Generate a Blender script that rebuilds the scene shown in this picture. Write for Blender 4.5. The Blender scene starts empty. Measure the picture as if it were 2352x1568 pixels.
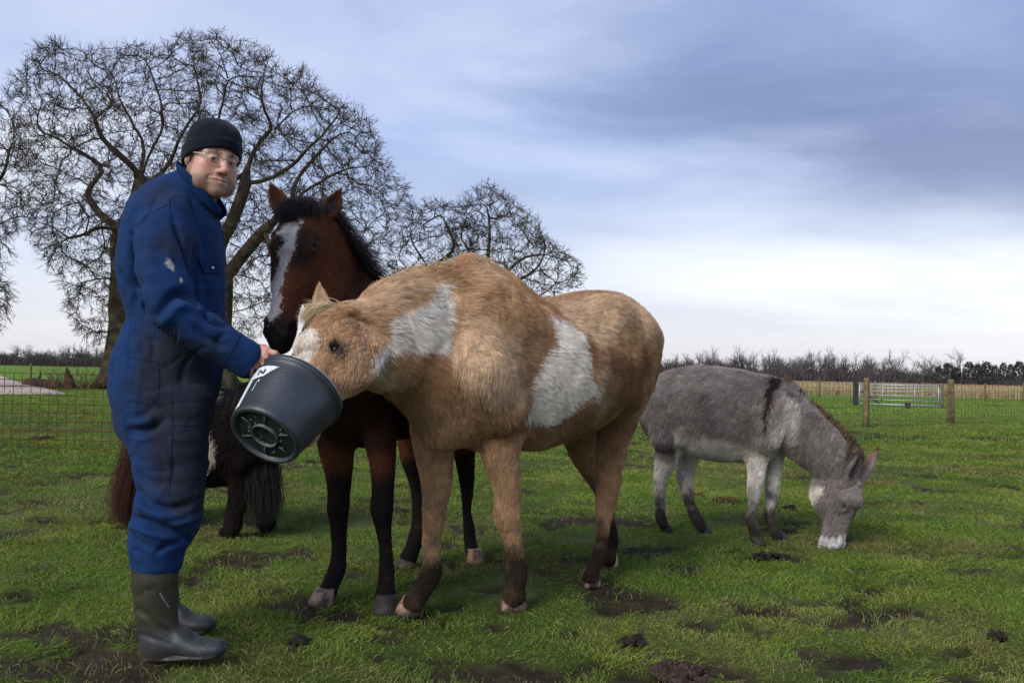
import bpy, math, random
import numpy as np

# ------------------------------------------------------------------ camera, sky, sun, exposure
SC = bpy.context.scene
PW, PF, PCX, PCY = 2352.0, 2058.0, 1176.0, 784.0      # photograph units used for measuring (width, focal length, centre)
CAM_H = 1.0
PITCH, ROLL = math.radians(1.99), math.radians(1.15)
CAM = np.array([0.0, 0.0, CAM_H])
_r0 = np.array([1.0, 0, 0]); _u0 = np.array([0, -math.sin(PITCH), math.cos(PITCH)])
FWD = np.array([0, math.cos(PITCH), math.sin(PITCH)])
RGT = math.cos(ROLL) * _r0 + math.sin(ROLL) * _u0
UPV = -math.sin(ROLL) * _r0 + math.cos(ROLL) * _u0

from mathutils import Matrix, Vector
cam_data = bpy.data.cameras.new('camera')
cam = bpy.data.objects.new('camera', cam_data)
SC.collection.objects.link(cam)
cam_data.sensor_fit = 'HORIZONTAL'; cam_data.sensor_width = 36.0
cam_data.lens = 36.0 * PF / PW
cam_data.clip_start = 0.05; cam_data.clip_end = 8000
M = Matrix.Identity(4)
for i in range(3):
    M[i][0] = RGT[i]; M[i][1] = UPV[i]; M[i][2] = -FWD[i]; M[i][3] = CAM[i]
cam.matrix_world = M
SC.camera = cam

SUN_EL, SUN_AZ = math.radians(36), math.radians(216)     # azimuth clockwise from +Y (north); the sun stands behind the camera to the left
sun_dir = np.array([math.sin(SUN_AZ) * math.cos(SUN_EL), math.cos(SUN_AZ) * math.cos(SUN_EL), math.sin(SUN_EL)])
sd = bpy.data.lights.new('sun', 'SUN'); sd.energy = 1.5; sd.angle = math.radians(32); sd.color = (1.0, 0.95, 0.88)
so = bpy.data.objects.new('sun', sd); SC.collection.objects.link(so)
so.rotation_euler = Vector(-sun_dir).to_track_quat('-Z', 'Y').to_euler()

def build_world():
    w = bpy.data.worlds.new('World'); SC.world = w; w.use_nodes = True
    nt = w.node_tree; N = nt.nodes; L = nt.links; N.clear()
    out = N.new('ShaderNodeOutputWorld'); bg = N.new('ShaderNodeBackground')
    L.new(bg.outputs[0], out.inputs[0])
    sky = N.new('ShaderNodeTexSky'); sky.sky_type = 'NISHITA'; sky.sun_disc = False
    sky.sun_elevation = SUN_EL; sky.sun_rotation = SUN_AZ; sky.dust_density = 3.0; sky.ozone_density = 2.0
    tc = N.new('ShaderNodeTexCoord')
    sep = N.new('ShaderNodeSeparateXYZ'); L.new(tc.outputs['Generated'], sep.inputs[0])
    def math_(op, a, b=None, clamp=False):
        n = N.new('ShaderNodeMath'); n.operation = op; n.use_clamp = clamp
        for i, v in enumerate((a, b)):
            if v is None: continue
            if isinstance(v, (int, float)): n.inputs[i].default_value = v
            else: L.new(v, n.inputs[i])
        return n.outputs[0]
    def ramp(fac, pts):
        r = N.new('ShaderNodeValToRGB'); L.new(fac, r.inputs[0]); e = r.color_ramp.elements
        r.color_ramp.interpolation = 'B_SPLINE' if len(pts) > 3 else 'EASE'
        while len(e) < len(pts): e.new(0.5)
        for el, (p, c) in zip(e, pts):
            el.position = p; el.color = (*c, 1) if len(c) == 3 else c
        return r.outputs[0]
    def mix(f, a, b, t='MIX'):
        n = N.new('ShaderNodeMix'); n.data_type = 'RGBA'; n.blend_type = t
        for i, v in ((0, f), (6, a), (7, b)):
            if isinstance(v, (int, float)): n.inputs[i].default_value = v
            elif isinstance(v, tuple): n.inputs[i].default_value = (*v, 1)
            else: L.new(v, n.inputs[i])
        return n.outputs[2]
    # cloud layer: the direction is laid onto a flat layer overhead so that clouds shrink and flatten towards the horizon
    zc = math_('MAXIMUM', sep.outputs[2], 0.0)
    den = math_('ADD', zc, 0.16)
    cx = math_('DIVIDE', sep.outputs[0], den); cy = math_('DIVIDE', sep.outputs[1], den)
    comb = N.new('ShaderNodeCombineXYZ'); L.new(cx, comb.inputs[0]); L.new(cy, comb.inputs[1])
    def noise(scale, det, rough, off, sx=1.0, sy=1.0, dist=0.0):
        mp = N.new('ShaderNodeMapping'); L.new(comb.outputs[0], mp.inputs[0])
        mp.inputs['Location'].default_value = off; mp.inputs['Scale'].default_value = (sx, sy, 1)
        n = N.new('ShaderNodeTexNoise'); n.inputs['Scale'].default_value = scale; n.inputs['Detail'].default_value = det
        n.inputs['Roughness'].default_value = rough; n.inputs['Distortion'].default_value = dist
        L.new(mp.outputs[0], n.inputs['Vector']); return n.outputs['Fac']
    big = noise(SKY['big'], 3, .5, SKY['off1'], .8, 1.3)
    fine = noise(1.5, 7, .58, SKY['off2'], .8, 1.2, .35)
    thick = math_('ADD', math_('MULTIPLY', big, .68), math_('MULTIPLY', fine, .32))
    el = math_('MULTIPLY', sep.outputs[2], 1.0)
    base = ramp(el, [(0.0, SKY['c0']), (0.05, SKY['c1']), (0.14, SKY['c2']), (0.28, SKY['c3']), (0.5, SKY['c4'])])
    def blob(cx_, cy_, rx, ry, tilt=0.0):
        wx = math_('ADD', cx, math_('MULTIPLY', math_('SUBTRACT', fine, .5), 1.1)); wy = math_('ADD', cy, math_('MULTIPLY', math_('SUBTRACT', big, .5), 1.0))
        dx = math_('SUBTRACT', wx, cx_); dy = math_('SUBTRACT', math_('SUBTRACT', wy, cy_), math_('MULTIPLY', dx, tilt))
        v = math_('ADD', math_('POWER', math_('ABSOLUTE', math_('DIVIDE', dx, rx)), 2.0), math_('POWER', math_('ABSOLUTE', math_('DIVIDE', dy, ry)), 2.0))
        return math_('POWER', 2.718, math_('MULTIPLY', v, -1.0))
    dev = math_('SUBTRACT', thick, .5)
    dark = math_('ADD', math_('MULTIPLY', blob(1.15, 2.22, 1.15, .56, .34), 1.0), math_('MULTIPLY', dev, 2.6), True)
    lite = math_('ADD', math_('ADD', math_('MULTIPLY', blob(1.5, 3.6, 1.5, .75), .9), math_('MULTIPLY', blob(-1.35, 2.45, .5, .42), .75)), math_('MULTIPLY', dev, -2.4), True)
    col = mix(math_('MULTIPLY', lite, .9), base, SKY['bright'])
    dk = mix(1.0, col, SKY['dark'], 'MULTIPLY')
    elf = ramp(el, [(.03, (.10, .10, .10)), (.20, (1, 1, 1))])
    col = mix(math_('MULTIPLY', dark, elf), col, dk)
    skym = N.new('ShaderNodeMix'); skym.data_type = 'RGBA'; skym.blend_type = 'MIX'; skym.inputs[0].default_value = .12
    L.new(col, skym.inputs[6])
    sb = mix(1.0, sky.outputs[0], (.1, .1, .1), 'MULTIPLY')      # Nishita at strength 0.1
    L.new(sb, skym.inputs[7])
    L.new(skym.outputs[2], bg.inputs[0]); bg.inputs[1].default_value = 1.0

SKY = dict(big=.42, off1=(3.1, 1.7, 0), off2=(.3, 5.2, 0),
           c0=(0.413, 0.404, 0.421), c1=(0.454, 0.454, 0.479), c2=(0.305, 0.355, 0.470), c3=(0.206, 0.264, 0.429), c4=(0.174, 0.223, 0.372),
           bright=(0.562, 0.562, 0.578), dark=(.50, .49, .55))
build_world()
vs = SC.view_settings
vs.view_transform = 'Standard'; vs.look = 'None'; vs.exposure = 1.05; vs.gamma = 1.0; vs.use_curve_mapping = False
SC.cycles.max_bounces = 6; SC.cycles.diffuse_bounces = 3; SC.cycles.glossy_bounces = 3
SC.cycles.transmission_bounces = 4; SC.cycles.transparent_max_bounces = 8
SC.cycles.use_denoising = True
try:
    SC.cycles.denoiser = 'OPENIMAGEDENOISE'; SC.cycles.denoising_input_passes = 'RGB_ALBEDO_NORMAL'
except Exception: pass
SC.cycles_curves.shape = 'RIBBONS'; SC.cycles_curves.subdivisions = 2

# ------------------------------------------------------------------ helpers: measuring
def ray(px, py):
    return RGT * (px - PCX) / PF + UPV * (PCY - py) / PF + FWD
def P(px, py, Y):                    # the point seen at (px, py) that stands Y metres in front of the camera
    d = ray(px, py); return CAM + d * (Y / d[1])
def G(px, py, z=0.0):                # the ground point seen at (px, py)
    d = ray(px, py); return CAM + d * ((z - CAM_H) / d[2])
def proj(pts):
    d = np.asarray(pts, float) - CAM
    zc = d @ FWD
    return PCX + PF * (d @ RGT) / zc, PCY - PF * (d @ UPV) / zc
def V(*a): return np.array(a, float)
def unit(v):
    v = np.asarray(v, float); return v / (np.linalg.norm(v) + 1e-12)
def sstep(a, b, x):
    t = np.clip((x - a) / (b - a), 0, 1); return t * t * (3 - 2 * t)

# ------------------------------------------------------------------ helpers: noise
def _hash(ix, iy, iz, seed):
    h = (ix * 374761393 + iy * 668265263 + iz * 2147483647 + seed * 1274126177) & 0xFFFFFFFF
    h = ((h ^ (h >> 13)) * 1274126177) & 0xFFFFFFFF
    h = ((h ^ (h >> 15)) * 2246822519) & 0xFFFFFFFF
    return ((h ^ (h >> 16)) & 0xFFFFFF) / float(0xFFFFFF)
def vnoise(p, freq=1.0, seed=0):
    p = np.asarray(p, float) * freq
    i = np.floor(p).astype(np.int64); f = p - i; f = f * f * (3 - 2 * f)
    r = 0
    for dx in (0, 1):
        for dy in (0, 1):
            for dz in (0, 1):
                w = (f[:, 0] if dx else 1 - f[:, 0]) * (f[:, 1] if dy else 1 - f[:, 1]) * (f[:, 2] if dz else 1 - f[:, 2])
                r = r + w * _hash(i[:, 0] + dx, i[:, 1] + dy, i[:, 2] + dz, seed)
    return r * 2 - 1
def fbm(p, freq=1.0, octv=3, seed=0, gain=.5):
    a, s, t = 1.0, 0, 0
    for o in range(octv):
        s = s + a * vnoise(p, freq * 2 ** o, seed + o * 17); t += a; a *= gain
    return s / t
def vnoise3(p, freq, seed):
    return np.stack([vnoise(p, freq, seed + 101 * k) for k in range(3)], 1)

# ------------------------------------------------------------------ helpers: a body grown from soft primitives
class Seg:
    def __init__(s, a, b, ra, rb, lat):
        s.a, s.b = np.asarray(a, float), np.asarray(b, float)
        s.ra = (ra, ra) if np.isscalar(ra) else ra; s.rb = (rb, rb) if np.isscalar(rb) else rb
        ab = s.b - s.a; s.L = max(np.linalg.norm(ab), 1e-6); s.ax = ab / s.L
        lat = np.asarray(lat, float); lat = lat - s.ax * (lat @ s.ax)
        if np.linalg.norm(lat) < 1e-4:
            lat = np.cross(s.ax, [0.3, .9, .1])
        s.u = unit(lat); s.v = np.cross(s.ax, s.u)
        s.ca = s.cb = 1.0; m = max(max(s.ra), max(s.rb)); s.lo = np.minimum(s.a, s.b) - m; s.hi = np.maximum(s.a, s.b) + m
    def ev(s, Q):
        r = Q - s.a; h = r @ s.ax; t = np.clip(h / s.L, 0, 1); e = h - t * s.L
        du = r @ s.u; dv = r @ s.v
        ru = s.ra[0] + (s.rb[0] - s.ra[0]) * t; rv = s.ra[1] + (s.rb[1] - s.ra[1]) * t
        rw = np.minimum(ru, rv) * np.where(h < 0, s.ca, s.cb)
        q = np.sqrt((du / ru) ** 2 + (dv / rv) ** 2 + (e / rw) ** 2) + 1e-6
        l = np.sqrt(du * du + dv * dv + e * e) + 1e-7
        return l - np.maximum(l / q, 0)
class Ell:
    def __init__(s, c, r, ax=None, up=None):
        s.c = np.asarray(c, float); s.r = np.asarray(r, float)
        if ax is None: s.R = np.eye(3)
        else:
            a = unit(ax); u = np.asarray(up if up is not None else (0, 0, 1), float); u = unit(u - a * (u @ a)); s.R = np.stack([a, u, np.cross(a, u)])
        m = s.r.max(); s.lo = s.c - m; s.hi = s.c + m
    def ev(s, Q):
        d = (Q - s.c) @ s.R.T
        l = np.sqrt((d * d).sum(1)) + 1e-7
        q = np.sqrt(((d / s.r) ** 2).sum(1)) + 1e-6
        return l - l / q
def catmull(vals, n):
    vals = np.asarray(vals, float); out = []
    for i in range(len(vals) - 1):
        p0 = vals[max(i - 1, 0)]; p1 = vals[i]; p2 = vals[i + 1]; p3 = vals[min(i + 2, len(vals) - 1)]
        for j in range(n):
            t = j / n
            out.append(.5 * ((2 * p1) + (p2 - p0) * t + (2 * p0 - 5 * p1 + 4 * p2 - p3) * t * t + (3 * p1 - p0 - 3 * p2 + p3) * t ** 3))
    out.append(vals[-1]); return np.array(out)
class Blob:
    def __init__(s): s.groups = []
    def add(s, prims, k=.04, op='add', flow=None, fur=1.0):
        if not isinstance(prims, list): prims = [prims]
        s.groups.append(dict(p=prims, k=k, op=op, flow=None if flow is None else unit(flow), fur=fur)); return s
    def loft(s, st, k=.05, n=3, op='add', flow=None, fur=1.0, flow_along=0):
        """st: list of (pos3, r_lateral, r_other, lateral_axis3)"""
        A = np.array([[*p, a, b, *l] for p, a, b, l in st], float)
        A = catmull(A, n)
        A[:, 3:5] = np.maximum(A[:, 3:5], .004)
        pr = [Seg(A[i, :3], A[i + 1, :3], tuple(A[i, 3:5]), tuple(A[i + 1, 3:5]), A[i, 5:8]) for i in range(len(A) - 1)]
        for i, q in enumerate(pr):
            if i > 0: q.ca = .3
            if i < len(pr) - 1: q.cb = .3
        if flow_along:
            for q in pr: q.flow = q.ax * flow_along
        return s.add(pr, k, op, flow, fur)
    def mesh(s, vox, pad=.03):
        lo = np.min([p.lo for g in s.groups if g['op'] == 'add' for p in g['p']], 0) - pad
        hi = np.max([p.hi for g in s.groups if g['op'] == 'add' for p in g['p']], 0) + pad
        n = np.ceil((hi - lo) / vox).astype(int) + 1
        Fd = np.full(n, .5, np.float32)
        axs = [lo[i] + vox * np.arange(n[i]) for i in range(3)]
        def box(l, h):
            i0 = np.clip(np.floor((l - lo) / vox).astype(int), 0, n); i1 = np.clip(np.ceil((h - lo) / vox).astype(int) + 1, 0, n)
            return tuple(slice(a, b) for a, b in zip(i0, i1))
        def ev(p, sl):
            gx, gy, gz = np.meshgrid(axs[0][sl[0]], axs[1][sl[1]], axs[2][sl[2]], indexing='ij')
            Q = np.stack([gx.ravel(), gy.ravel(), gz.ravel()], 1)
            return p.ev(Q).reshape(gx.shape).astype(np.float32)
        for g in s.groups:
            k = g['k']; m = k + 2.5 * vox
            gl = np.min([p.lo for p in g['p']], 0) - m; gh = np.max([p.hi for p in g['p']], 0) + m
            sl = box(gl, gh)
            if any(a.stop <= a.start for a in sl): continue
            tmp = np.full(tuple(a.stop - a.start for a in sl), .5, np.float32)
            for p in g['p']:
                s2 = box(p.lo - m, p.hi + m)
                if any(a.stop <= a.start for a in s2): continue
                loc = tuple(slice(a.start - b.start, a.stop - b.start) for a, b in zip(s2, sl))
                tmp[loc] = np.minimum(tmp[loc], ev(p, s2))
            a = Fd[sl]
            if g['op'] == 'add':
                h = np.maximum(k - np.abs(a - tmp), 0) / max(k, 1e-6); Fd[sl] = np.minimum(a, tmp) - h * h * k * .25
            else:
                b = -tmp; h = np.maximum(k - np.abs(a - b), 0) / max(k, 1e-6); Fd[sl] = np.maximum(a, b) + h * h * k * .25
        return surface_nets(Fd, lo, vox)
    def fields(s, Q):
        """blended hair flow and hair length factor at points on the surface"""
        fl = np.zeros_like(Q); fu = np.zeros(len(Q)); W = np.full(len(Q), 1e-9)
        for g in s.groups:
            if g['op'] != 'add': continue
            for p in g['p']:
                f = getattr(p, 'flow', None); f = g['flow'] if f is None else f
                if f is None: continue
                m = np.all((Q > p.lo - .12) & (Q < p.hi + .12), 1)
                if not m.any(): continue
                d = p.ev(Q[m]); w = np.exp(-np.maximum(d, -.01) / .025)
                fl[m] += w[:, None] * f; fu[m] += w * g['fur']; W[m] += w
        return fl / W[:, None], fu / W

def surface_nets(Fd, lo, vox):
    ins = Fd < 0
    c = np.zeros(tuple(d - 1 for d in Fd.shape), np.int8)
    for dx in (0, 1):
        for dy in (0, 1):
            for dz in (0, 1):
                c += ins[dx:c.shape[0] + dx, dy:c.shape[1] + dy, dz:c.shape[2] + dz]
    act = (c > 0) & (c < 8)
    idx = np.full(c.shape, -1, np.int32); I = np.argwhere(act); idx[act] = np.arange(len(I))
    corners = np.array([[x, y, z] for x in (0, 1) for y in (0, 1) for z in (0, 1)])
    vals = np.stack([Fd[I[:, 0] + o[0], I[:, 1] + o[1], I[:, 2] + o[2]] for o in corners], 1)
    acc = np.zeros((len(I), 3)); cnt = np.zeros(len(I))
    for i in range(8):
        for j in range(i + 1, 8):
            if np.abs(corners[i] - corners[j]).sum() != 1: continue
            a, b = vals[:, i], vals[:, j]; m = (a < 0) != (b < 0)
            t = np.where(m, a / np.where(m, a - b, 1), 0)
            acc += m[:, None] * (corners[i] + t[:, None] * (corners[j] - corners[i])); cnt += m
    verts = lo + vox * (I + acc / cnt[:, None])
    quads = []
    for ax in range(3):
        sl0 = [slice(None)] * 3; sl1 = [slice(None)] * 3; sl0[ax] = slice(0, -1); sl1[ax] = slice(1, None)
        a = ins[tuple(sl0)]; b = ins[tuple(sl1)]
        E = np.argwhere(a != b); flip = a[tuple(E.T)]
        u, v = [(1, 2), (2, 0), (0, 1)][ax]
        ok = (E[:, u] > 0) & (E[:, v] > 0) & (E[:, u] < c.shape[u]) & (E[:, v] < c.shape[v]) & (E[:, ax] < c.shape[ax])
        E = E[ok]; flip = flip[ok]
        def cell(du, dv):
            Q = E.copy(); Q[:, u] += du; Q[:, v] += dv; return idx[Q[:, 0], Q[:, 1], Q[:, 2]]
        q = np.stack([cell(-1, -1), cell(0, -1), cell(0, 0), cell(-1, 0)], 1)
        q[~flip] = q[~flip][:, ::-1]; quads.append(q)
    q = np.concatenate(quads); q = q[(q >= 0).all(1)]
    return verts, q

def vert_normals(v, q):
    n = np.cross(v[q[:, 2]] - v[q[:, 0]], v[q[:, 3]] - v[q[:, 1]]) if q.shape[1] == 4 else np.cross(v[q[:, 1]] - v[q[:, 0]], v[q[:, 2]] - v[q[:, 0]])
    o = np.zeros_like(v)
    for i in range(q.shape[1]): 
        for k in range(3): o[:, k] += np.bincount(q[:, i], n[:, k], len(v))
    return o / (np.linalg.norm(o, axis=1, keepdims=True) + 1e-12)
def smooth_mesh(v, q, it=1, f=.5):
    e = np.concatenate([q[:, [i, (i + 1) % q.shape[1]]] for i in range(q.shape[1])]); e = np.concatenate([e, e[:, ::-1]])
    cnt = np.bincount(e[:, 0], minlength=len(v))[:, None].astype(float); cnt[cnt == 0] = 1
    for _ in range(it):
        m = np.stack([np.bincount(e[:, 0], v[e[:, 1], k], len(v)) for k in range(3)], 1) / cnt
        v = v + f * (m - v)
    return v

# ------------------------------------------------------------------ helpers: Blender objects
COL = SC.collection
def world_mat(o):
    m = o.matrix_basis.copy()
    return m if o.parent is None else world_mat(o.parent) @ o.matrix_parent_inverse @ m
def link(o, parent=None):
    COL.objects.link(o)
    if parent is not None:
        o.parent = parent
        o.matrix_parent_inverse = world_mat(parent).inverted()      # parts are modelled in world coordinates
    return o
def tag(o, label=None, cat=None, group=None, kind=None):
    if label: o['label'] = label
    if cat: o['category'] = cat
    if group: o['group'] = group
    if kind: o['kind'] = kind
    return o
def empty(name, loc, label=None, cat=None, group=None, rz=0.0):
    o = bpy.data.objects.new(name, None); o.location = tuple(loc); o.rotation_euler = (0, 0, rz); COL.objects.link(o)
    o.empty_display_size = .1
    return tag(o, label, cat, group)
def np_mesh(name, v, f, smooth=True, cols=None):
    """v (n,3); f (m,3|4) array or a list of lists"""
    me = bpy.data.meshes.new(name); v = np.asarray(v, np.float32)
    if isinstance(f, np.ndarray):
        k = f.shape[1]; me.vertices.add(len(v)); me.vertices.foreach_set('co', v.ravel())
        me.loops.add(f.size); me.loops.foreach_set('vertex_index', f.astype(np.int32).ravel())
        me.polygons.add(len(f)); me.polygons.foreach_set('loop_start', (np.arange(len(f)) * k).astype(np.int32))
        me.update(calc_edges=True)
    else:
        me.from_pydata([tuple(map(float, p)) for p in v], [], f); me.update()
    if smooth: me.polygons.foreach_set('use_smooth', np.ones(len(me.polygons), bool))
    if cols is not None:
        at = me.attributes.new('tint', 'FLOAT_COLOR', 'POINT')
        c = np.ones((len(v), 4), np.float32); c[:, :3] = cols; at.data.foreach_set('color', c.ravel())
    me.validate(); return me
def mesh_obj(name, v, f, mat, parent=None, smooth=True, cols=None):
    me = np_mesh(name, v, f, smooth, cols)
    o = bpy.data.objects.new(name, me)
    if mat is not None: me.materials.append(mat)
    return link(o, parent)
def curves_obj(name, pts, npt, rad, cols, mat, parent=None):
    """pts (n*npt,3) strands of npt points; rad (n*npt); cols (n,3)"""
    n = len(pts) // npt
    cu = bpy.data.hair_curves.new(name); cu.add_curves([npt] * n)
    cu.attributes['position'].data.foreach_set('vector', np.asarray(pts, np.float32).ravel())
    if 'radius' not in cu.attributes: cu.attributes.new('radius', 'FLOAT', 'POINT')
    cu.attributes['radius'].data.foreach_set('value', np.asarray(rad, np.float32).ravel())
    at = cu.attributes.new('tint', 'FLOAT_COLOR', 'CURVE')
    c = np.ones((n, 4), np.float32); c[:, :3] = cols; at.data.foreach_set('color', c.ravel())
    cu.materials.append(mat)
    return link(bpy.data.objects.new(name, cu), parent)

def tube(path, rad, sides=8, cap=True):
    """a tube along a path; returns verts, faces (list)"""
    path = np.asarray(path, float); n = len(path); rad = np.broadcast_to(np.asarray(rad, float), (n,))
    tg = np.gradient(path, axis=0); tg /= np.linalg.norm(tg, axis=1, keepdims=True) + 1e-12
    u = np.cross(tg[0], [0, 0, 1.0]); u = np.cross(tg[0], [1.0, 0, 0]) if np.linalg.norm(u) < 1e-3 else u; u = unit(u)
    vs_ = []; th = np.arange(sides) * 2 * math.pi / sides
    for i in range(n):
        u = unit(u - tg[i] * (u @ tg[i])); w = np.cross(tg[i], u)
        vs_.append(path[i] + rad[i] * (np.cos(th)[:, None] * u + np.sin(th)[:, None] * w))
    v = np.concatenate(vs_); f = []
    for i in range(n - 1):
        for j in range(sides):
            a = i * sides + j; b = i * sides + (j + 1) % sides; f.append([a, b, b + sides, a + sides])
    if cap: f.append(list(range(sides))[::-1]); f.append([(n - 1) * sides + j for j in range(sides)])
    return v, f
def join(parts):
    vv, ff, o = [], [], 0
    for v, f in parts:
        vv.append(np.asarray(v, float)); ff += [[i + o for i in q] for q in f]; o += len(v)
    return np.concatenate(vv), ff
def box(c, s, R=None):
    c = np.asarray(c, float); h = np.asarray(s, float) / 2
    v = np.array([[x, y, z] for x in (-1, 1) for y in (-1, 1) for z in (-1, 1)], float) * h
    if R is not None: v = v @ np.asarray(R).T
    return v + c, [[0, 1, 3, 2], [4, 6, 7, 5], [0, 4, 5, 1], [2, 3, 7, 6], [0, 2, 6, 4], [1, 5, 7, 3]]

# ------------------------------------------------------------------ helpers: materials
def new_mat(name):
    m = bpy.data.materials.new(name); m.use_nodes = True; nt = m.node_tree
    b = nt.nodes['Principled BSDF']; return m, nt, b
def simple(name, col, rough=.7, spec=.3, metal=0.0, noise=None, bump=None):
    """noise=(scale, amount): value variation; bump=(scale, strength)"""
    m, nt, b = new_mat(name); N, L = nt.nodes, nt.links
    b.inputs['Base Color'].default_value = (*col, 1); b.inputs['Roughness'].default_value = rough
    b.inputs['Specular IOR Level'].default_value = spec; b.inputs['Metallic'].default_value = metal
    tc = N.new('ShaderNodeTexCoord')
    if noise:
        n = N.new('ShaderNodeTexNoise'); n.inputs['Scale'].default_value = noise[0]; n.inputs['Detail'].default_value = 6
        L.new(tc.outputs['Object'], n.inputs['Vector'])
        r = N.new('ShaderNodeValToRGB'); L.new(n.outputs['Fac'], r.inputs[0])
        a = noise[1]; r.color_ramp.elements[0].position = .3; r.color_ramp.elements[1].position = .7
        r.color_ramp.elements[0].color = (*[c * (1 - a) for c in col], 1); r.color_ramp.elements[1].color = (*[min(c * (1 + a), 1) for c in col], 1)
        L.new(r.outputs[0], b.inputs['Base Color'])
    if bump:
        n = N.new('ShaderNodeTexNoise'); n.inputs['Scale'].default_value = bump[0]; n.inputs['Detail'].default_value = 5
        L.new(tc.outputs['Object'], n.inputs['Vector'])
        bp = N.new('ShaderNodeBump'); bp.inputs['Strength'].default_value = bump[1]; bp.inputs['Distance'].default_value = .02
        L.new(n.outputs['Fac'], bp.inputs['Height']); L.new(bp.outputs[0], b.inputs['Normal'])
    return m
def tint_mat(name, rough=.75, spec=.2, noise=None, bump=None, sheen=0.0, sub=0.0):
    """colour from the geometry's own 'tint' attribute, with fine variation"""
    m, nt, b = new_mat(name); N, L = nt.nodes, nt.links
    a = N.new('ShaderNodeAttribute'); a.attribute_name = 'tint'; c = a.outputs['Color']
    tc = N.new('ShaderNodeTexCoord')
    if noise:
        n = N.new('ShaderNodeTexNoise'); n.inputs['Scale'].default_value = noise[0]; n.inputs['Detail'].default_value = 6
        L.new(tc.outputs['Object'], n.inputs['Vector'])
        r = N.new('ShaderNodeMapRange'); L.new(n.outputs['Fac'], r.inputs[0])
        r.inputs[1].default_value = .25; r.inputs[2].default_value = .75; r.inputs[3].default_value = 1 - noise[1]; r.inputs[4].default_value = 1 + noise[1]
        mx = N.new('ShaderNodeVectorMath'); mx.operation = 'SCALE'; L.new(c, mx.inputs[0]); L.new(r.outputs[0], mx.inputs['Scale']); c = mx.outputs[0]
    L.new(c, b.inputs['Base Color']); b.inputs['Roughness'].default_value = rough; b.inputs['Specular IOR Level'].default_value = spec
    b.inputs['Sheen Weight'].default_value = sheen
    if sub:
        b.inputs['Subsurface Weight'].default_value = sub; b.inputs['Subsurface Radius'].default_value = (.012, .005, .003); b.inputs['Subsurface Scale'].default_value = 1.0
    if bump:
        n = N.new('ShaderNodeTexNoise'); n.inputs['Scale'].default_value = bump[0]; n.inputs['Detail'].default_value = 6
        L.new(tc.outputs['Object'], n.inputs['Vector'])
        bp = N.new('ShaderNodeBump'); bp.inputs['Strength'].default_value = bump[1]; bp.inputs['Distance'].default_value = bump[2] if len(bump) > 2 else .01
        L.new(n.outputs['Fac'], bp.inputs['Height']); L.new(bp.outputs[0], b.inputs['Normal'])
    return m

# ------------------------------------------------------------------ helpers: fur
MAT_FUR = tint_mat('coat_hair', rough=.65, spec=.07)
MAT_HAIR = tint_mat('long_hair', rough=.45, spec=.22)
MAT_SKIN_FUR = tint_mat('coat_underlayer', rough=.9, spec=.04)
def in_poly(px, py, poly):
    poly = np.asarray(poly, float); c = np.zeros(len(px), bool); j = len(poly) - 1
    for i in range(len(poly)):
        xi, yi = poly[i]; xj, yj = poly[j]
        m = ((yi > py) != (yj > py)) & (px < (xj - xi) * (py - yi) / (yj - yi + 1e-9) + xi); c ^= m; j = i
    return c
CELL_ROT = np.linalg.qr(np.random.default_rng(9).standard_normal((3, 3)))[0]
def scatter(v, q, n, rng, dens=None):
    t = np.concatenate([q[:, [0, 1, 2]], q[:, [0, 2, 3]]]) if q.shape[1] == 4 else q
    a = v[t[:, 0]]; b = v[t[:, 1]]; c = v[t[:, 2]]
    cr = np.cross(b - a, c - a); ar = np.linalg.norm(cr, axis=1)
    w = ar if dens is None else ar * dens[t].mean(1)
    i = rng.choice(len(t), n, p=w / w.sum()); r1 = np.sqrt(rng.random(n)); r2 = rng.random(n)
    return t[i], np.stack([1 - r1, r1 * (1 - r2), r1 * r2], 1)
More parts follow.
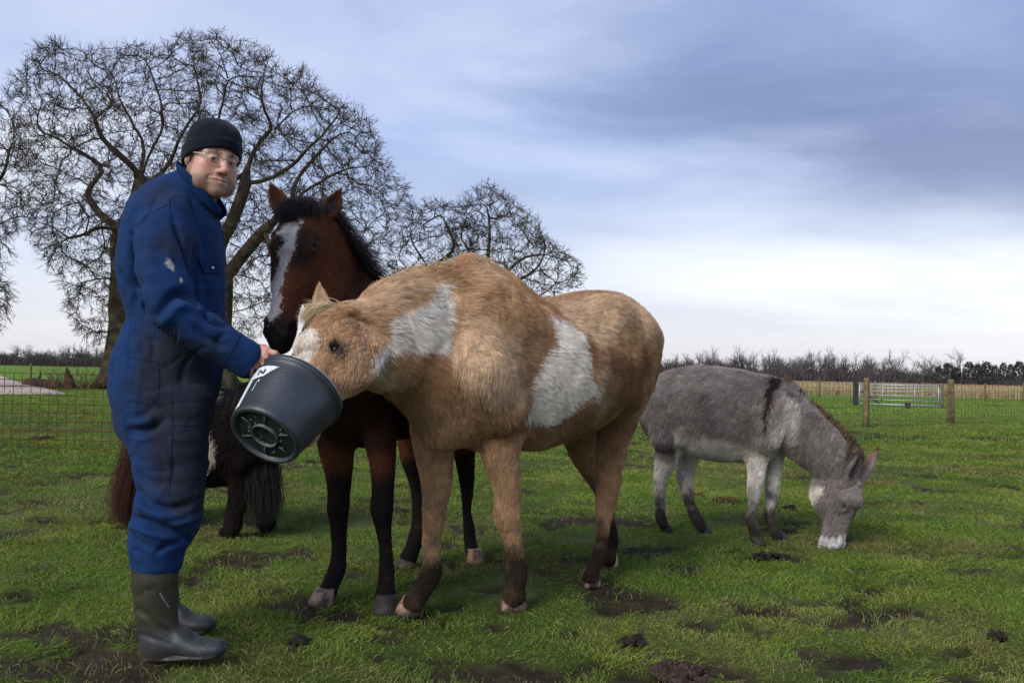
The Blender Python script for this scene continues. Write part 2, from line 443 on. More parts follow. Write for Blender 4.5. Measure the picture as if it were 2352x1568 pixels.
def grow_fur(name, parent, blob, v, q, nrm, n, colf, length, seed, rad=.0006, lift=.35, clump=.5, cell=.02, wave=.35, npt=4, view_bias=.4, skip=None, mat=None):
    rng = np.random.default_rng(seed)
    vd = CAM - v; fac = (nrm * vd).sum(1) / np.linalg.norm(vd, axis=1)
    dens = np.where(fac > -.25, 1.0, view_bias)
    fl_v, fu_v = blob.fields(v)
    dens = dens * np.clip(1.6 - .6 * fu_v, .6, 2.5)
    if skip is not None: dens = dens * (~skip(v))
    t, bc = scatter(v, q, n, rng, dens)
    g = lambda A: (A[t] * (bc[..., None] if A.ndim == 2 else bc)).sum(1)
    p = g(v); nn = g(nrm); nn /= np.linalg.norm(nn, axis=1, keepdims=True) + 1e-9
    fl = g(fl_v); fu = g(fu_v)
    fl = fl + wave * vnoise3(p, 14, seed) + .5 * wave * vnoise3(p, 45, seed + 7)
    fl = fl - nn * (fl * nn).sum(1, keepdims=True); fl /= np.linalg.norm(fl, axis=1, keepdims=True) + 1e-6
    ln = length * fu * (.65 + .7 * rng.random(n)) * (1 + .25 * vnoise(p, 9, seed + 3))
    li = lift * (1 + .5 * vnoise(p, 20, seed + 5)) + .12 * rng.standard_normal(n)
    li = np.clip(li, .06, 1.2)
    d0 = fl + nn * li[:, None]; d0 /= np.linalg.norm(d0, axis=1, keepdims=True)
    d1 = fl + nn * (li * .35)[:, None] + V(0, 0, -.22) + .12 * rng.standard_normal((n, 3)); d1 /= np.linalg.norm(d1, axis=1, keepdims=True)
    tip = p + (.45 * d0 + .55 * d1) * ln[:, None]
    if clump > 0:
        key = np.floor(((p + .75 * cell * vnoise3(p, .55 / cell, seed + 9)) @ CELL_ROT) / cell).astype(np.int64)
        h = key[:, 0] * 73856093 ^ key[:, 1] * 19349663 ^ key[:, 2] * 83492791
        _, inv = np.unique(h, return_inverse=True); cnt = np.bincount(inv)
        mean = np.stack([np.bincount(inv, tip[:, k]) for k in range(3)], 1) / cnt[:, None]
        cl = clump * (.6 + .4 * rng.random(n))[:, None]
        tip = tip * (1 - cl) + (mean[inv] + .35 * (tip - mean[inv])) * cl
        shade = (1 + .10 * rng.standard_normal(len(cnt)))[inv]
    else: shade = np.ones(n)
    out = np.empty((n, npt, 3)); ts = np.linspace(0, 1, npt)
    mid = p + d0 * (.5 * ln)[:, None]
    for j, s_ in enumerate(ts):
        out[:, j] = (1 - s_) ** 2 * p + 2 * s_ * (1 - s_) * mid + s_ * s_ * tip
    out[:, 0] -= nn * .003
    r = rad * (.8 + .5 * rng.random(n))
    R = r[:, None] * (1 - .8 * ts ** 1.5)[None]
    pc = p + .008 * rng.standard_normal((n, 3))
    col = colf(pc, nn, rng) * (shade * (1 + .07 * rng.standard_normal(n)))[:, None]
    return curves_obj(name, out.reshape(-1, 3), npt, R.ravel(), np.clip(col, .002, .95), mat or MAT_FUR, parent)
def strands(name, roots, dirs, lens, cols, rng, rad=.0008, npt=7, droop=.5, wave=.03, parent=None, spread=.15, mat=None, tipr=.2):
    """long hair: mane, tail, feathers"""
    n = len(roots); ts = np.linspace(0, 1, npt); out = np.empty((n, npt, 3))
    d = dirs + spread * rng.standard_normal((n, 3)); d /= np.linalg.norm(d, axis=1, keepdims=True)
    ph = rng.random((n, 1)) * 6.28; side = unit_rows(np.cross(d, V(0, 0, 1) + .01))
    for j, t in enumerate(ts):
        out[:, j] = roots + d * (t * lens * (1 - .35 * droop * t))[:, None] + V(0, 0, -1) * (droop * lens * t * t)[:, None] + side * (wave * lens * t)[:, None] * np.sin(ph + 4 * t)
    R = rad * (.7 + .6 * rng.random((n, 1))) * (1 - (1 - tipr) * ts ** 2)[None]
    return curves_obj(name, out.reshape(-1, 3), npt, R.ravel(), np.clip(cols, .002, .95), mat or MAT_HAIR, parent)
def unit_rows(a): return a / (np.linalg.norm(a, axis=1, keepdims=True) + 1e-9)
# ================================================================== ground, grass, mud
MUD = [  # (px, py, half width, half height) of bare patches measured on the ground
 (1755, 1281, 62, 9), (1450, 1478, 42, 14), (685, 1478, 34, 14), (2290, 1465, 26, 13), (1610, 1436, 48, 11), (1325, 1450, 30, 16), (1575, 1545, 85, 22), (2090, 1262, 30, 7), (1160, 1290, 60, 10),
 (560, 1300, 70, 14), (640, 1360, 34, 13), (540, 1290, 40, 9), (430, 1335, 40, 14), (330, 1540, 60, 22), (120, 1475, 50, 12), (40, 1360, 40, 9), (120, 1310, 46, 7), (230, 1190, 40, 8), (95, 1195, 60, 8), (40, 1235, 30, 6), (690, 1275, 70, 12), (860, 1290, 60, 14), (1030, 1300, 40, 12),
 (1280, 1205, 50, 7), (1330, 1285, 40, 10), (1420, 1235, 30, 8), (1240, 1315, 40, 9), (1560, 1055, 40, 4), (1490, 1052, 40, 4), (2260, 1005, 26, 4), (2110, 1022, 24, 4), (2010, 1000, 40, 3), (1960, 1215, 40, 6), (1800, 1165, 40, 5), (2240, 1310, 40, 6), (2190, 1310, 30, 5), (1700, 1265, 30, 5), (1990, 1305, 40, 6), (2080, 1340, 30, 8), (2200, 1500, 50, 10), (1750, 1450, 30, 8), (1860, 1510, 40, 10), (1350, 1520, 40, 8), (900, 1470, 50, 10), (1040, 1395, 60, 10), (1000, 1420, 60, 10), (700, 1420, 40, 8), (190, 1250, 30, 5), (75, 1300, 30, 5), (1925, 932, 42, 3), (240, 1245, 24, 5), (620, 1225, 40, 7), (1070, 1240, 30, 6), (480, 1195, 30, 6), (520, 1180, 26, 5), (960, 1340, 60, 12), (1120, 1350, 60, 10), (800, 1320, 60, 10), (1150, 1440, 40, 9)]
def mud_amount(p):
    px, py = proj(p); w = vnoise3(p, 7, 33); near = p[:, 1] < 45
    m = np.zeros(len(p))
    X = px + 22 * w[:, 0] + 16 * vnoise(p, 24, 3); Yp = py + 7 * w[:, 1] + 7 * vnoise(p, 27, 4)
    for x, y, a, b in MUD:
        d = ((X - x) / (a * .85)) ** 2 + ((Yp - y) / (b * .85)) ** 2
        m = np.maximum(m, sstep(1.25, .55, d))
    q = np.stack([p[:, 0], p[:, 1], 0 * p[:, 0]], 1)
    f = fbm(q, 2.3, 4, 44, .72) + .30 * fbm(q, .5, 2, 12)
    thr = .31 - .12 * sstep(9, 3.5, p[:, 1])
    m = np.maximum(m, sstep(thr, thr + .16, f) * .95)
    return np.where(near, m, 0)
def ground_h(p):
    q = np.stack([p[:, 0], p[:, 1], 0 * p[:, 0]], 1)
    fade = sstep(60, 20, p[:, 1])
    return (.014 * fbm(q, 1.3, 3, 90) + .008 * fbm(q, 6, 3, 91)) * fade - .004
def graded(lo, hi, fine_lo, fine_hi, step, grow):
    a = list(np.arange(fine_lo, fine_hi, step)); s = step; x = fine_hi
    while x < hi: a.append(x); s *= grow; x += s
    a.append(hi); s = step; x = fine_lo - step
    while x > lo: a.insert(0, x); s *= grow; x -= s
    a.insert(0, lo); return np.array(a)
def build_ground():
    xs = graded(-2500, 2500, -4.6, 4.6, .045, 1.06); ys = graded(-30, 3500, 2.2, 8.2, .038, 1.035)
    gx, gy = np.meshgrid(xs, ys, indexing='ij'); v = np.stack([gx.ravel(), gy.ravel(), 0 * gx.ravel()], 1)
    m = mud_amount(v) * (v[:, 1] > 1); v2 = v.copy(); v2[:, 2] = ground_h(v) - .018 * m * (v[:, 1] < 20) + .030 * m * fbm(v, 11, 3, 7, .7) * (v[:, 1] < 20)
    n0, n1 = len(xs), len(ys); i = np.arange(n0 - 1)[:, None] * n1 + np.arange(n1 - 1)[None]; i = i.ravel()
    q = np.stack([i, i + n1, i + n1 + 1, i + 1], 1)
    q2 = np.stack([v[:, 0], v[:, 1], 0 * v[:, 0]], 1)
    a = fbm(q2, .35, 3, 5); b = fbm(q2, 3.0, 3, 6)
    grass = np.array((.060, .085, .018)) * (1 + .25 * a + .2 * b)[:, None]
    straw_thatch = sstep(.05, .6, fbm(q2, 2.2, 3, 16))[:, None] * .5; grass = grass * (1 - straw_thatch) + np.array((.115, .105, .045)) * straw_thatch
    far = sstep(14, 32, v[:, 1])[:, None]; grass = grass * (1 - far) + np.array((.125, .205, .032)) * (1 + .15 * a[:, None]) * far
    soil = np.array((.036, .027, .019)) * (1 + .4 * b)[:, None]
    c = grass * (1 - m[:, None]) + soil * m[:, None]
    straw = (sstep(54, 64, v[:, 1] + 4 * a) * sstep(6, 12, v[:, 0]))[:, None]
    c = c * (1 - straw) + np.array((.34, .27, .15)) * (1 + .2 * b)[:, None] * straw
    o = mesh_obj('ground', v2, q, tint_mat('pasture_soil', rough=.95, spec=.04, noise=(16, .3), bump=(55, .6, .02)), None, True, c)
    tag(o, 'grazed muddy green pasture', None, kind='structure'); return o
MAT_GRASS = tint_mat('grass_blade', rough=.7, spec=.08)
def build_grass():
    rng = np.random.default_rng(21); P_, D_, L_, R_, C_ = [], [], [], [], []
    for y0, y1, dens, ln, rad in ((2.5, 4.0, 16500, .029, .00090), (4, 6, 10000, .030, .0011), (6, 9, 4800, .033, .0016), (9, 14, 1900, .040, .0024), (14, 26, 520, .05, .0040), (26, 48, 90, .07, .008)):
        w0 = y1 * .5715 * 1.18 + .4; n = int(dens * (y1 - y0) * 2 * w0)
        p = np.stack([(rng.random(n) * 2 - 1) * w0, y0 + rng.random(n) * (y1 - y0), np.zeros(n)], 1)
        p = p[np.abs(p[:, 0]) < p[:, 1] * .5715 * 1.18 + .4]
        q2 = p.copy(); m = mud_amount(p)
        tuft = fbm(q2, 5, 3, 77); big = fbm(q2, .9, 3, 78)
        keep = rng.random(len(p)) < np.clip((1 - .97 * m) * (.60 + .6 * tuft + .45 * big), .03, 1)
        p, m, tuft, big = p[keep], m[keep], tuft[keep], big[keep]; n = len(p)
        p[:, 2] = ground_h(p) - .004 - .012 * m
        lean = rng.standard_normal((n, 2)) * .75 + 1.2 * vnoise3(p, 4, 15)[:, :2]
        d = np.concatenate([lean, np.ones((n, 1))], 1); d /= np.linalg.norm(d, axis=1, keepdims=True)
        l = ln * (.45 + 1.0 * rng.random(n) ** 1.6) * (1 + .55 * np.clip(tuft, -.5, 1) + .4 * big); l[rng.random(n) < .012] *= 2.0
        fz = sstep(12, 30, p[:, 1])[:, None]
        base = np.array((.130, .195, .026)); lush = np.array((.080, .155, .018)); yel = np.array((.220, .235, .045)); dry = np.array((.24, .205, .10)); moss = np.array((.140, .140, .038))
        k = vnoise(p, 2.6, 3)[:, None]; k2 = fbm(p, 1.1, 3, 19)[:, None]
        c = base + np.clip(k, 0, 1) * (yel - base) * .8 + np.clip(-k, 0, 1) * (lush - base)
        c = c + np.clip(k2 * 2.4 + .30 * sstep(7, 3, p[:, 1])[:, None] - .05, 0, .85) * (moss - c)
        nr = sstep(7, 3, p[:, 1]); dr = (rng.random(n) < .08 + .06 * nr + .30 * np.clip(k2[:, 0], 0, 1) + .3 * m)[:, None]; c = np.where(dr, dry * (.6 + .6 * rng.random((n, 1))), c)
        c = c * (1 - .45 * fz) + np.array((.125, .225, .030)) * .45 * fz
        c = c * (.45 + 1.0 * rng.random((n, 1)))
        P_.append(p); D_.append(d); L_.append(l); R_.append(np.full(n, rad) * (.7 + .6 * rng.random(n))); C_.append(c)
    p, d, l, r, c = (np.concatenate(x) for x in (P_, D_, L_, R_, C_)); n = len(p)
    bend = rng.standard_normal((n, 3)) * .35; bend[:, 2] = -.25
    out = np.empty((n, 3, 3)); out[:, 0] = p; out[:, 1] = p + d * (.55 * l)[:, None]; out[:, 2] = p + d * l[:, None] + bend * (l * .5)[:, None]
    out[:, 2, 2] = np.maximum(out[:, 2, 2], p[:, 2] + .004)
    R = np.stack([r * .8, r, r * .15], 1)
    o = curves_obj('grass', out.reshape(-1, 3), 3, R.ravel(), c, MAT_GRASS)
    tag(o, 'short grazed grass covering the pasture', 'grass', kind='stuff'); return o
def build_reeds():
    rng = np.random.default_rng(22); n = 26000
    y = 56 + 150 * rng.random(n) ** 1.7; x = 6 + rng.random(n) * (y * .62 - 4); p = np.stack([x, y, 0 * x], 1)
    l = (.28 + .25 * rng.random(n)); d = np.stack([.25 * rng.standard_normal(n), .25 * rng.standard_normal(n), np.ones(n)], 1)
    o1 = p + d * l[:, None] * .5; o2 = p + d * l[:, None]
    c = np.array((.36, .28, .155)) * (.7 + .5 * rng.random((n, 1))); rd = .012 + .0003 * y
    o = curves_obj('dry_reeds', np.stack([p, o1, o2], 1).reshape(-1, 3), 3, np.stack([rd, rd, rd * .4], 1).ravel(), c, MAT_GRASS)
    tag(o, 'pale dry reeds in the field beyond the gate', 'reeds', kind='stuff')
    n = 2600; x = -11.0 + 4 * rng.random(n); y = 38 + 2.5 * rng.random(n); p = np.stack([x, y, 0 * x], 1)
    l = .45 * (.4 + .7 * rng.random(n)); d = np.stack([.3 * rng.standard_normal(n), .3 * rng.standard_normal(n), np.ones(n)], 1)
    c = np.array((.27, .20, .12)) * (.6 + .6 * rng.random((n, 1))); rd = np.full(n, .012)
    o = curves_obj('dead_stalks', np.stack([p, p + d * l[:, None] * .5, p + d * l[:, None]], 1).reshape(-1, 3), 3, np.stack([rd, rd, rd * .4], 1).ravel(), c, MAT_GRASS)
    tag(o, 'brown dead stalks along the far fence behind the man', 'weeds', kind='stuff')
MAT_DUNG = simple('brown_dung', (.075, .048, .026), rough=.95, spec=.1, noise=(40, .5), bump=(80, .8))
MAT_EARTH = simple('black_earth', (.030, .023, .018), rough=.95, spec=.15, noise=(40, .5), bump=(90, .8))
def build_piles():
    rng = np.random.default_rng(8)
    def pile(name, px, py, sx, n, r, mat, label, cat, sy=.5, flat=.7):
        c = G(px, py); k = c[1] / PF; root = empty(name, tuple(c), label, cat)
        for i in range(int(n * 2.2)):
            a = rng.random() * 6.28; q = math.sqrt(rng.random()); o = V(q * math.cos(a) * sx * k, q * math.sin(a) * sx * k * sy * 2.2, 0)
            rr = r * k * (.35 + .6 * rng.random()); z = rr * .35 + .6 * rr * (1 - q) * (i % 3)
            mesh_obj('clod', *lump(c + o + V(0, 0, z - .004), rr, rng, flat, 7, 5, .95), mat, root, False)
    pile('dung_pile', 1672, 1152, 34, 16, 8, MAT_DUNG, 'brown dung pile on the grass behind the donkey\'s front legs', 'dung')
    pile('dung_pile', 1604, 1136, 12, 5, 6, MAT_DUNG, 'small brown dung heap beside the donkey\'s hind leg', 'dung')
    pile('dung_pile', 1562, 1550, 62, 26, 19, simple('old_dung', (.060, .043, .033), rough=.95, spec=.1, noise=(50, .5), bump=(120, .8)), 'large old dung heap at the bottom edge of the picture', 'dung')
    pile('dung_pile', 96, 1008, 24, 12, 7, MAT_DUNG, 'dung pile lying behind the wire mesh panel', 'dung')
    pile('earth_mound', 1452, 1472, 26, 12, 13, MAT_EARTH, 'black earth mound in the grass in front of the cream pony', 'earth')
    pile('earth_mound', 690, 1474, 22, 10, 12, MAT_EARTH, 'black earth mound in the grass beside the man\'s boots', 'earth')
    pile('earth_mound', 2291, 1462, 20, 9, 13, MAT_EARTH, 'black earth mound in the grass near the right edge', 'earth')
    pile('earth_mound', 1770, 1279, 46, 16, 9, MAT_EARTH, 'strip of dark churned earth in front of the donkey', 'earth', .25, .5)
    pile('earth_mound', 712, 1062, 10, 5, 6, MAT_EARTH, 'little dark clods below the bucket rim beside the bay horse', 'earth')
    pile('earth_mound', 1815, 1165, 12, 5, 6, MAT_EARTH, 'small dark clod between the donkey\'s front legs and head', 'earth')

# ================================================================== fences, gate, path, stump
MAT_POST = simple('weathered_post_wood', (.16, .12, .062), rough=.9, spec=.15, noise=(9, .4), bump=(40, .6))
MAT_DARKPOST = simple('dark_post_wood', (.035, .034, .034), rough=.85, spec=.2, noise=(9, .4))
MAT_RUST = simple('rusty_wire', (.085, .042, .022), rough=.8, spec=.2, noise=(20, .4))
MAT_WIRE = simple('dull_wire', (.085, .080, .055), rough=.7, spec=.3)
MAT_GALV = simple('galvanised_tube', (.40, .47, .55), rough=.42, metal=.55, spec=.5, noise=(6, .15))
def wires(name, segs, r, mat, parent):
    """straight wires, each a thin square tube, joined into one net"""
    A = np.array([s[0] for s in segs], float); B = np.array([s[1] for s in segs], float); d = unit_rows(B - A)
    u = unit_rows(np.cross(d, V(.31, .83, .12))); w = np.cross(d, u); n = len(A)
    v = np.stack([A + r * u, A + r * w, A - r * u, A - r * w, B + r * u, B + r * w, B - r * u, B - r * w], 1).reshape(-1, 3)
    b = (np.arange(n) * 8)[:, None]
    q = np.concatenate([b + np.array([i, (i + 1) % 4, (i + 1) % 4 + 4, i + 4]) for i in range(4)])
    o = mesh_obj(name, v, q, mat, parent, True); o['kind'] = 'stuff'; return o
def post(parent, base, h, r, mat, name='post', lean=(0, 0)):
    b = np.asarray(base, float); t = b + V(lean[0], lean[1], h)
    pa = [b - V(0, 0, .05), b + (t - b) * .3, b + (t - b) * .97, t]
    v, f = tube(np.array(pa), [r * 1.05, r, r * .97, r * .85], 10)
    v = v + .12 * r * vnoise3(v, 6, 3); return mesh_obj(name, v, f, mat, parent)
def net(root, path, h, dx, zs, r, mat):
    segs = []
    for a, b in zip(path[:-1], path[1:]):
        a, b = V(*a, 0), V(*b, 0); L = np.linalg.norm(b - a); d = (b - a) / L
        for z in zs:
            k = max(int(L / .8), 1); pts = [a + d * L * i / k + V(0, 0, z + .012 * math.sin(i * 2.1 + z * 9)) for i in range(k + 1)]
            segs += list(zip(pts[:-1], pts[1:]))
        n = int(L / dx)
        for i in range(n + 1):
            p = a + d * (i * dx); segs.append((p + V(0, 0, .01), p + V(.004 * math.sin(i * 1.7), 0, h)))
    return wires('wire_mesh', segs, r, mat, root)
def build_fences():
    # rusty welded panel on the left
    r1 = empty('mesh_panel_fence', (-5.4, 10.4, 0), 'rusty welded wire mesh fence on the left behind the man', 'fence')
    net(r1, [(-9.0, 10.35), (-3.9, 10.5)], .89, .1035, [.02, .12, .22, .32, .42, .52, .62, .72, .80, .885], .0044, MAT_RUST)
    for x in (-7.9, -4.0): post(r1, (x, 10.5, 0), .95, .035, MAT_RUST, lean=(.01, 0))
    r2 = empty('wire_fence', (7.5, 19, 0), 'green wire mesh fence with round wooden posts behind the donkey', 'fence')
    path = [(-3.9, 10.5), (2.3, 15.0), (7.5, 19.0), (10.25, 20.9), (15.5, 24.4)]
    net(r2, path, .92, .15, [.03, .15, .28, .42, .58, .75, .92], .0036, MAT_WIRE)
    for px, py, top, rr in ((1490, 999, 868, .055), (1989, 981, 867, .058), (2184, 974, 871, .075)):
        b = G(px, py); h = (P(px, top, b[1]) - b)[2]; post(r2, b, h, rr, MAT_POST)
    post(r2, (15.5, 24.4, 0), 1.0, .06, MAT_POST); post(r2, (-.8, 12.75, 0), .95, .055, MAT_POST)
    # brace leaning against the thick gate-side post
    b = G(2184, 974); mesh_obj('brace', *tube(np.array([P(2158, 884, b[1] + .3), P(2170, 900, b[1] + .2), b + V(0, 0, .55)]), [.03, .035, .03], 8), MAT_POST, r2)
    r3 = empty('wire_fence', (16, 47, 0), 'distant low wire fence with thin stakes in front of the reeds', 'fence')
    net(r3, [(2, 46), (16.2, 47), (34, 47.5)], .85, .25, [.05, .3, .55, .85], .0045, MAT_WIRE)
    for px in (1560, 1720, 1881, 2010, 2263, 2351): post(r3, P(px, 900, 47) * V(1, 1, 0), .95, .05, MAT_POST)
    r4 = empty('wire_fence', (-11, 40, 0), 'distant wire fence with thin stakes beyond the oak trunks', 'fence')
    net(r4, [(-30, 38.5), (-17, 39.5), (-4, 40.5)], .85, .22, [.05, .3, .55, .85], .0045, MAT_RUST)
    for px in (70, 400, 573, 735): post(r4, P(px, 880, 40) * V(1, 1, 0), 1.0, .045, MAT_POST)
    # gate
    gl, gr = G(1974, 931), G(2156, 936.5)
    d = unit(gr - gl); Lg = np.linalg.norm(gr - gl); hz = .83
    g = empty('field_gate', tuple(gl), 'galvanised tubular field gate behind the wire fence', 'gate')
    for z in (.08, .26, .43, .58, .71, hz): mesh_obj('rail', *tube(np.array([gl + V(0, 0, z), (gl + gr) / 2 + V(0, 0, z - .008), gr + V(0, 0, z)]), .021 if z in (.08, hz) else .015, 8), MAT_GALV, g)
    for t in (0, .30, .70, 1): mesh_obj('stile', *tube(np.array([gl + d * Lg * t + V(0, .002, .06), gl + d * Lg * t + V(0, .002, hz + .01)]), .023 if t in (0, 1) else .015, 8), MAT_GALV, g)
    mesh_obj('brace', *tube(np.array([gl + V(.05, .03, .6), gl + d * .75 + V(0, .03, .08)]), .03, 8), MAT_DARKPOST, g)
    gp = empty('gate_post', tuple(gl - d * .12), 'square dark wooden post at the hinge side of the field gate', 'post')
    mesh_obj('shaft', *box(gl - d * .14 + V(0, 0, .49), (.15, .15, 1.02)), MAT_DARKPOST, gp, False); mesh_obj('cap', *box(gl - d * .14 + V(0, 0, 1.01), (.17, .17, .03)), MAT_DARKPOST, gp, False)
    gq = empty('gate_post', tuple(gr + d * .1), 'slim grey post at the latch side of the field gate', 'post')
    post(gq, gr + d * .12, .92, .05, simple('grey_post_wood', (.13, .11, .10), rough=.9, noise=(9, .3)), 'shaft'); mesh_obj('latch', *box(gr + d * .05 + V(0, -.05, .6), (.14, .03, .05)), MAT_GALV, gq, False)
    bx = G(2085, 938); tb = empty('feed_tub', tuple(bx), 'small black tub standing in front of the field gate', 'tub')
    n = 14; v = []
    for z, r in ((0, .085), (.2, .105), (.2, .095), (.03, .078)): v += [bx + V(r * math.cos(a), r * math.sin(a), z) for a in np.arange(n) * 2 * math.pi / n]
    f = [[i * n + j, i * n + (j + 1) % n, (i + 1) * n + (j + 1) % n, (i + 1) * n + j] for i in range(3) for j in range(n)] + [[3 * n + j for j in range(n)]]
    mesh_obj('tub_wall', v, f, simple('black_tub', (.012, .012, .014), rough=.5), tb); mesh_obj('handle', *tube(np.array([bx + V(-.1, 0, .2), bx + V(0, -.05, .27), bx + V(.1, 0, .2)]), .006, 6), MAT_WIRE, tb)
    # pale sandy track on the left
    pg = [(-160, 866), (-60, 860), (0, 862), (36, 875), (81, 890), (153, 904), (60, 906), (-200, 907)]
    e = np.array([G(*p) for p in pg]); cx = e.mean(0); v = [cx + V(0, 0, .11)]
    rings = 10; n = len(e) * 4; E = np.array([e[i // 4] + (e[(i // 4 + 1) % len(e)] - e[i // 4]) * (i % 4) / 4 for i in range(n)])
    for k in range(1, rings + 1):
        for q in E: p = cx + (q - cx) * k / rings; v.append(p + V(0, 0, .02 + .10 * (1 - (k / rings) ** 4)) if k < rings else p)
    v = np.array(v); v[1:-n, 2] += .03 * fbm(v[1:-n], 1.2, 3, 2)
    f = [[0, 1 + j, 1 + (j + 1) % n] for j in range(n)] + [[1 + k * n + j, 1 + (k + 1) * n + j, 1 + (k + 1) * n + (j + 1) % n, 1 + k * n + (j + 1) % n] for k in range(rings - 1) for j in range(n)]
    o = mesh_obj('path', v, f, simple('pale_sand', (.46, .38, .33), rough=.95, spec=.1, noise=(2.5, .25), bump=(12, .6))); tag(o, 'pale sandy track on the left behind the mesh fence', None, kind='structure')
    # broken stump, fallen log and a bare bush beside them
    sp = G(157, 894); st = empty('tree_stump', tuple(sp), 'pointed broken brown tree stump beside the sandy track', 'stump')
    v, f = tube(np.array([sp + V(-.05, 0, -.05), sp + V(0, 0, .12), sp + V(.02, 0, .35), sp + V(-.06, 0, .6), sp + V(-.12, 0, .86)]), [.34, .25, .19, .12, .02], 12); v = v + .05 * vnoise3(v, 5, 3)
    MS = simple('rotten_stump_wood', (.075, .040, .024), rough=.95, noise=(5, .5), bump=(12, .8)); mesh_obj('trunk', v, f, MS, st)
    for a in (0.3, 2.4, 4.2): 
        v, f = tube(np.array([sp + V(.15 * math.cos(a), .15 * math.sin(a), .12), sp + V(.4 * math.cos(a), .4 * math.sin(a), .04), sp + V(.6 * math.cos(a), .6 * math.sin(a), -.03)]), [.09, .06, .02], 7); mesh_obj('root', v, f, MS, st)
    lg = empty('fallen_log', tuple(G(95, 893)), 'dark rotting log lying left of the pointed stump', 'log')
    a, b = G(56, 888), G(134, 894); pa = np.array([a + (b - a) * t + V(0, 0, .16 + .03 * math.sin(5 * t)) for t in np.linspace(0, 1, 9)]); v, f = tube(pa, [.12, .2, .19, .21, .2, .22, .2, .18, .1], 10); v = v + .05 * vnoise3(v, 4, 8); mesh_obj('bark', v, f, MS, lg)
    v, f = tube(np.array([pa[3], pa[3] + V(.1, .1, .35), pa[3] + V(.05, .1, .55)]), [.06, .04, .015], 6); mesh_obj('snag', v, f, MS, lg)
    rng = np.random.default_rng(31); MT = simple('thin_twig_bark', (.10, .075, .055), rough=.9)
    for px, nm, lab in ((133, 'bare_bush', 'leafless thin bush left of the pointed stump'), (195, 'bare_bush', 'leafless spreading bush right of the pointed stump')):
        c = G(px, 893); rt = empty(nm, tuple(c), lab, 'bush'); parts = []
        for i in range(16):
            d = unit(V(rng.standard_normal() * .45, rng.standard_normal() * .4, 1)); L = .5 + .6 * rng.random(); k = [c + d * L * t + .07 * rng.standard_normal(3) * t for t in np.linspace(0, 1, 6)]
            parts.append(tube(np.array(k), np.linspace(.014, .004, 6), 4))
            for j in range(4):
                q = k[2 + j % 4]; parts.append(tube(np.array([q, q + .2 * unit(d + .8 * rng.standard_normal(3)), q + .36 * unit(d + .7 * rng.standard_normal(3))]), [.006, .004, .003], 3))
        mesh_obj('twigs', *join(parts), MT, rt)

# ================================================================== bare trees
def bark_mat():
    m, nt, b = new_mat('oak_bark'); N, L = nt.nodes, nt.links
    tc = N.new('ShaderNodeTexCoord'); n1 = N.new('ShaderNodeTexNoise'); n1.inputs['Scale'].default_value = 3.5; n1.inputs['Detail'].default_value = 8; L.new(tc.outputs['Object'], n1.inputs['Vector'])
    r = N.new('ShaderNodeValToRGB'); L.new(n1.outputs['Fac'], r.inputs[0]); e = r.color_ramp.elements
    e[0].position = .32; e[0].color = (.030, .022, .016, 1); e[1].position = .68; e[1].color = (.105, .085, .045, 1)
    x = e.new(.5); x.color = (.062, .050, .030, 1)
    L.new(r.outputs[0], b.inputs['Base Color']); b.inputs['Roughness'].default_value = .95; b.inputs['Specular IOR Level'].default_value = .1
    n2 = N.new('ShaderNodeTexNoise'); n2.inputs['Scale'].default_value = 14; n2.inputs['Detail'].default_value = 6; L.new(tc.outputs['Object'], n2.inputs['Vector'])
    bp = N.new('ShaderNodeBump'); bp.inputs['Strength'].default_value = .8; bp.inputs['Distance'].default_value = .05; L.new(n2.outputs['Fac'], bp.inputs['Height']); L.new(bp.outputs[0], b.inputs['Normal'])
    return m
MAT_BARK = bark_mat(); MAT_TWIG = tint_mat('twig_bark', rough=.9, spec=.1)
def colonize(seeds, attr, step, infl, kill, rng, wig=.3, iters=400, maxn=15000, start=None):
    """seeds: list of polylines (world); branches grow towards the attraction points"""
    pos, par = ([], []) if start is None else (list(start[0]), list(start[1]))
    for pl, parent in seeds:
        prev = parent
        for j, p in enumerate(pl):
            if prev is not None and j == 0 and parent is not None and parent >= 0: pass
            pos.append(np.asarray(p, float)); par.append(-1 if prev is None else prev); prev = len(pos) - 1
    pos = list(pos); A = attr.copy(); n = len(A); alive = np.ones(n, bool)
    nd = np.full(n, 1e9); ni = np.zeros(n, int); new = list(range(len(pos))); cnt = {}
    for it in range(iters):
        Q = np.array([pos[i] for i in new])
        ai = np.where(alive)[0]
        if len(ai) == 0 or len(Q) == 0: break
        for s in range(0, len(ai), 4000):
            a = ai[s:s + 4000]; d = ((A[a][:, None] - Q[None]) ** 2).sum(2); j = d.argmin(1); dm = np.sqrt(d[np.arange(len(a)), j]); b = dm < nd[a]
            nd[a[b]] = dm[b]; ni[a[b]] = np.array(new)[j[b]]
        alive &= nd > kill
        ai = np.where(alive & (nd < infl))[0]
        if len(ai) == 0: break
        Pn = np.array(pos); dirs = unit_rows(A[ai] - Pn[ni[ai]])
        u, inv = np.unique(ni[ai], return_inverse=True)
        sm = np.stack([np.bincount(inv, dirs[:, k]) for k in range(3)], 1); sm = unit_rows(sm + 1e-4 * rng.standard_normal(sm.shape))
        sm = unit_rows(sm + wig * rng.standard_normal(sm.shape)); new = []
        for k, i in enumerate(u):
            if cnt.get(i, 0) >= 3: continue
            cnt[i] = cnt.get(i, 0) + 1
            pos.append(pos[i] + sm[k] * step); par.append(int(i)); new.append(len(pos) - 1)
        if len(pos) > maxn: break
        if not new: break
    return np.array(pos), np.array(par)
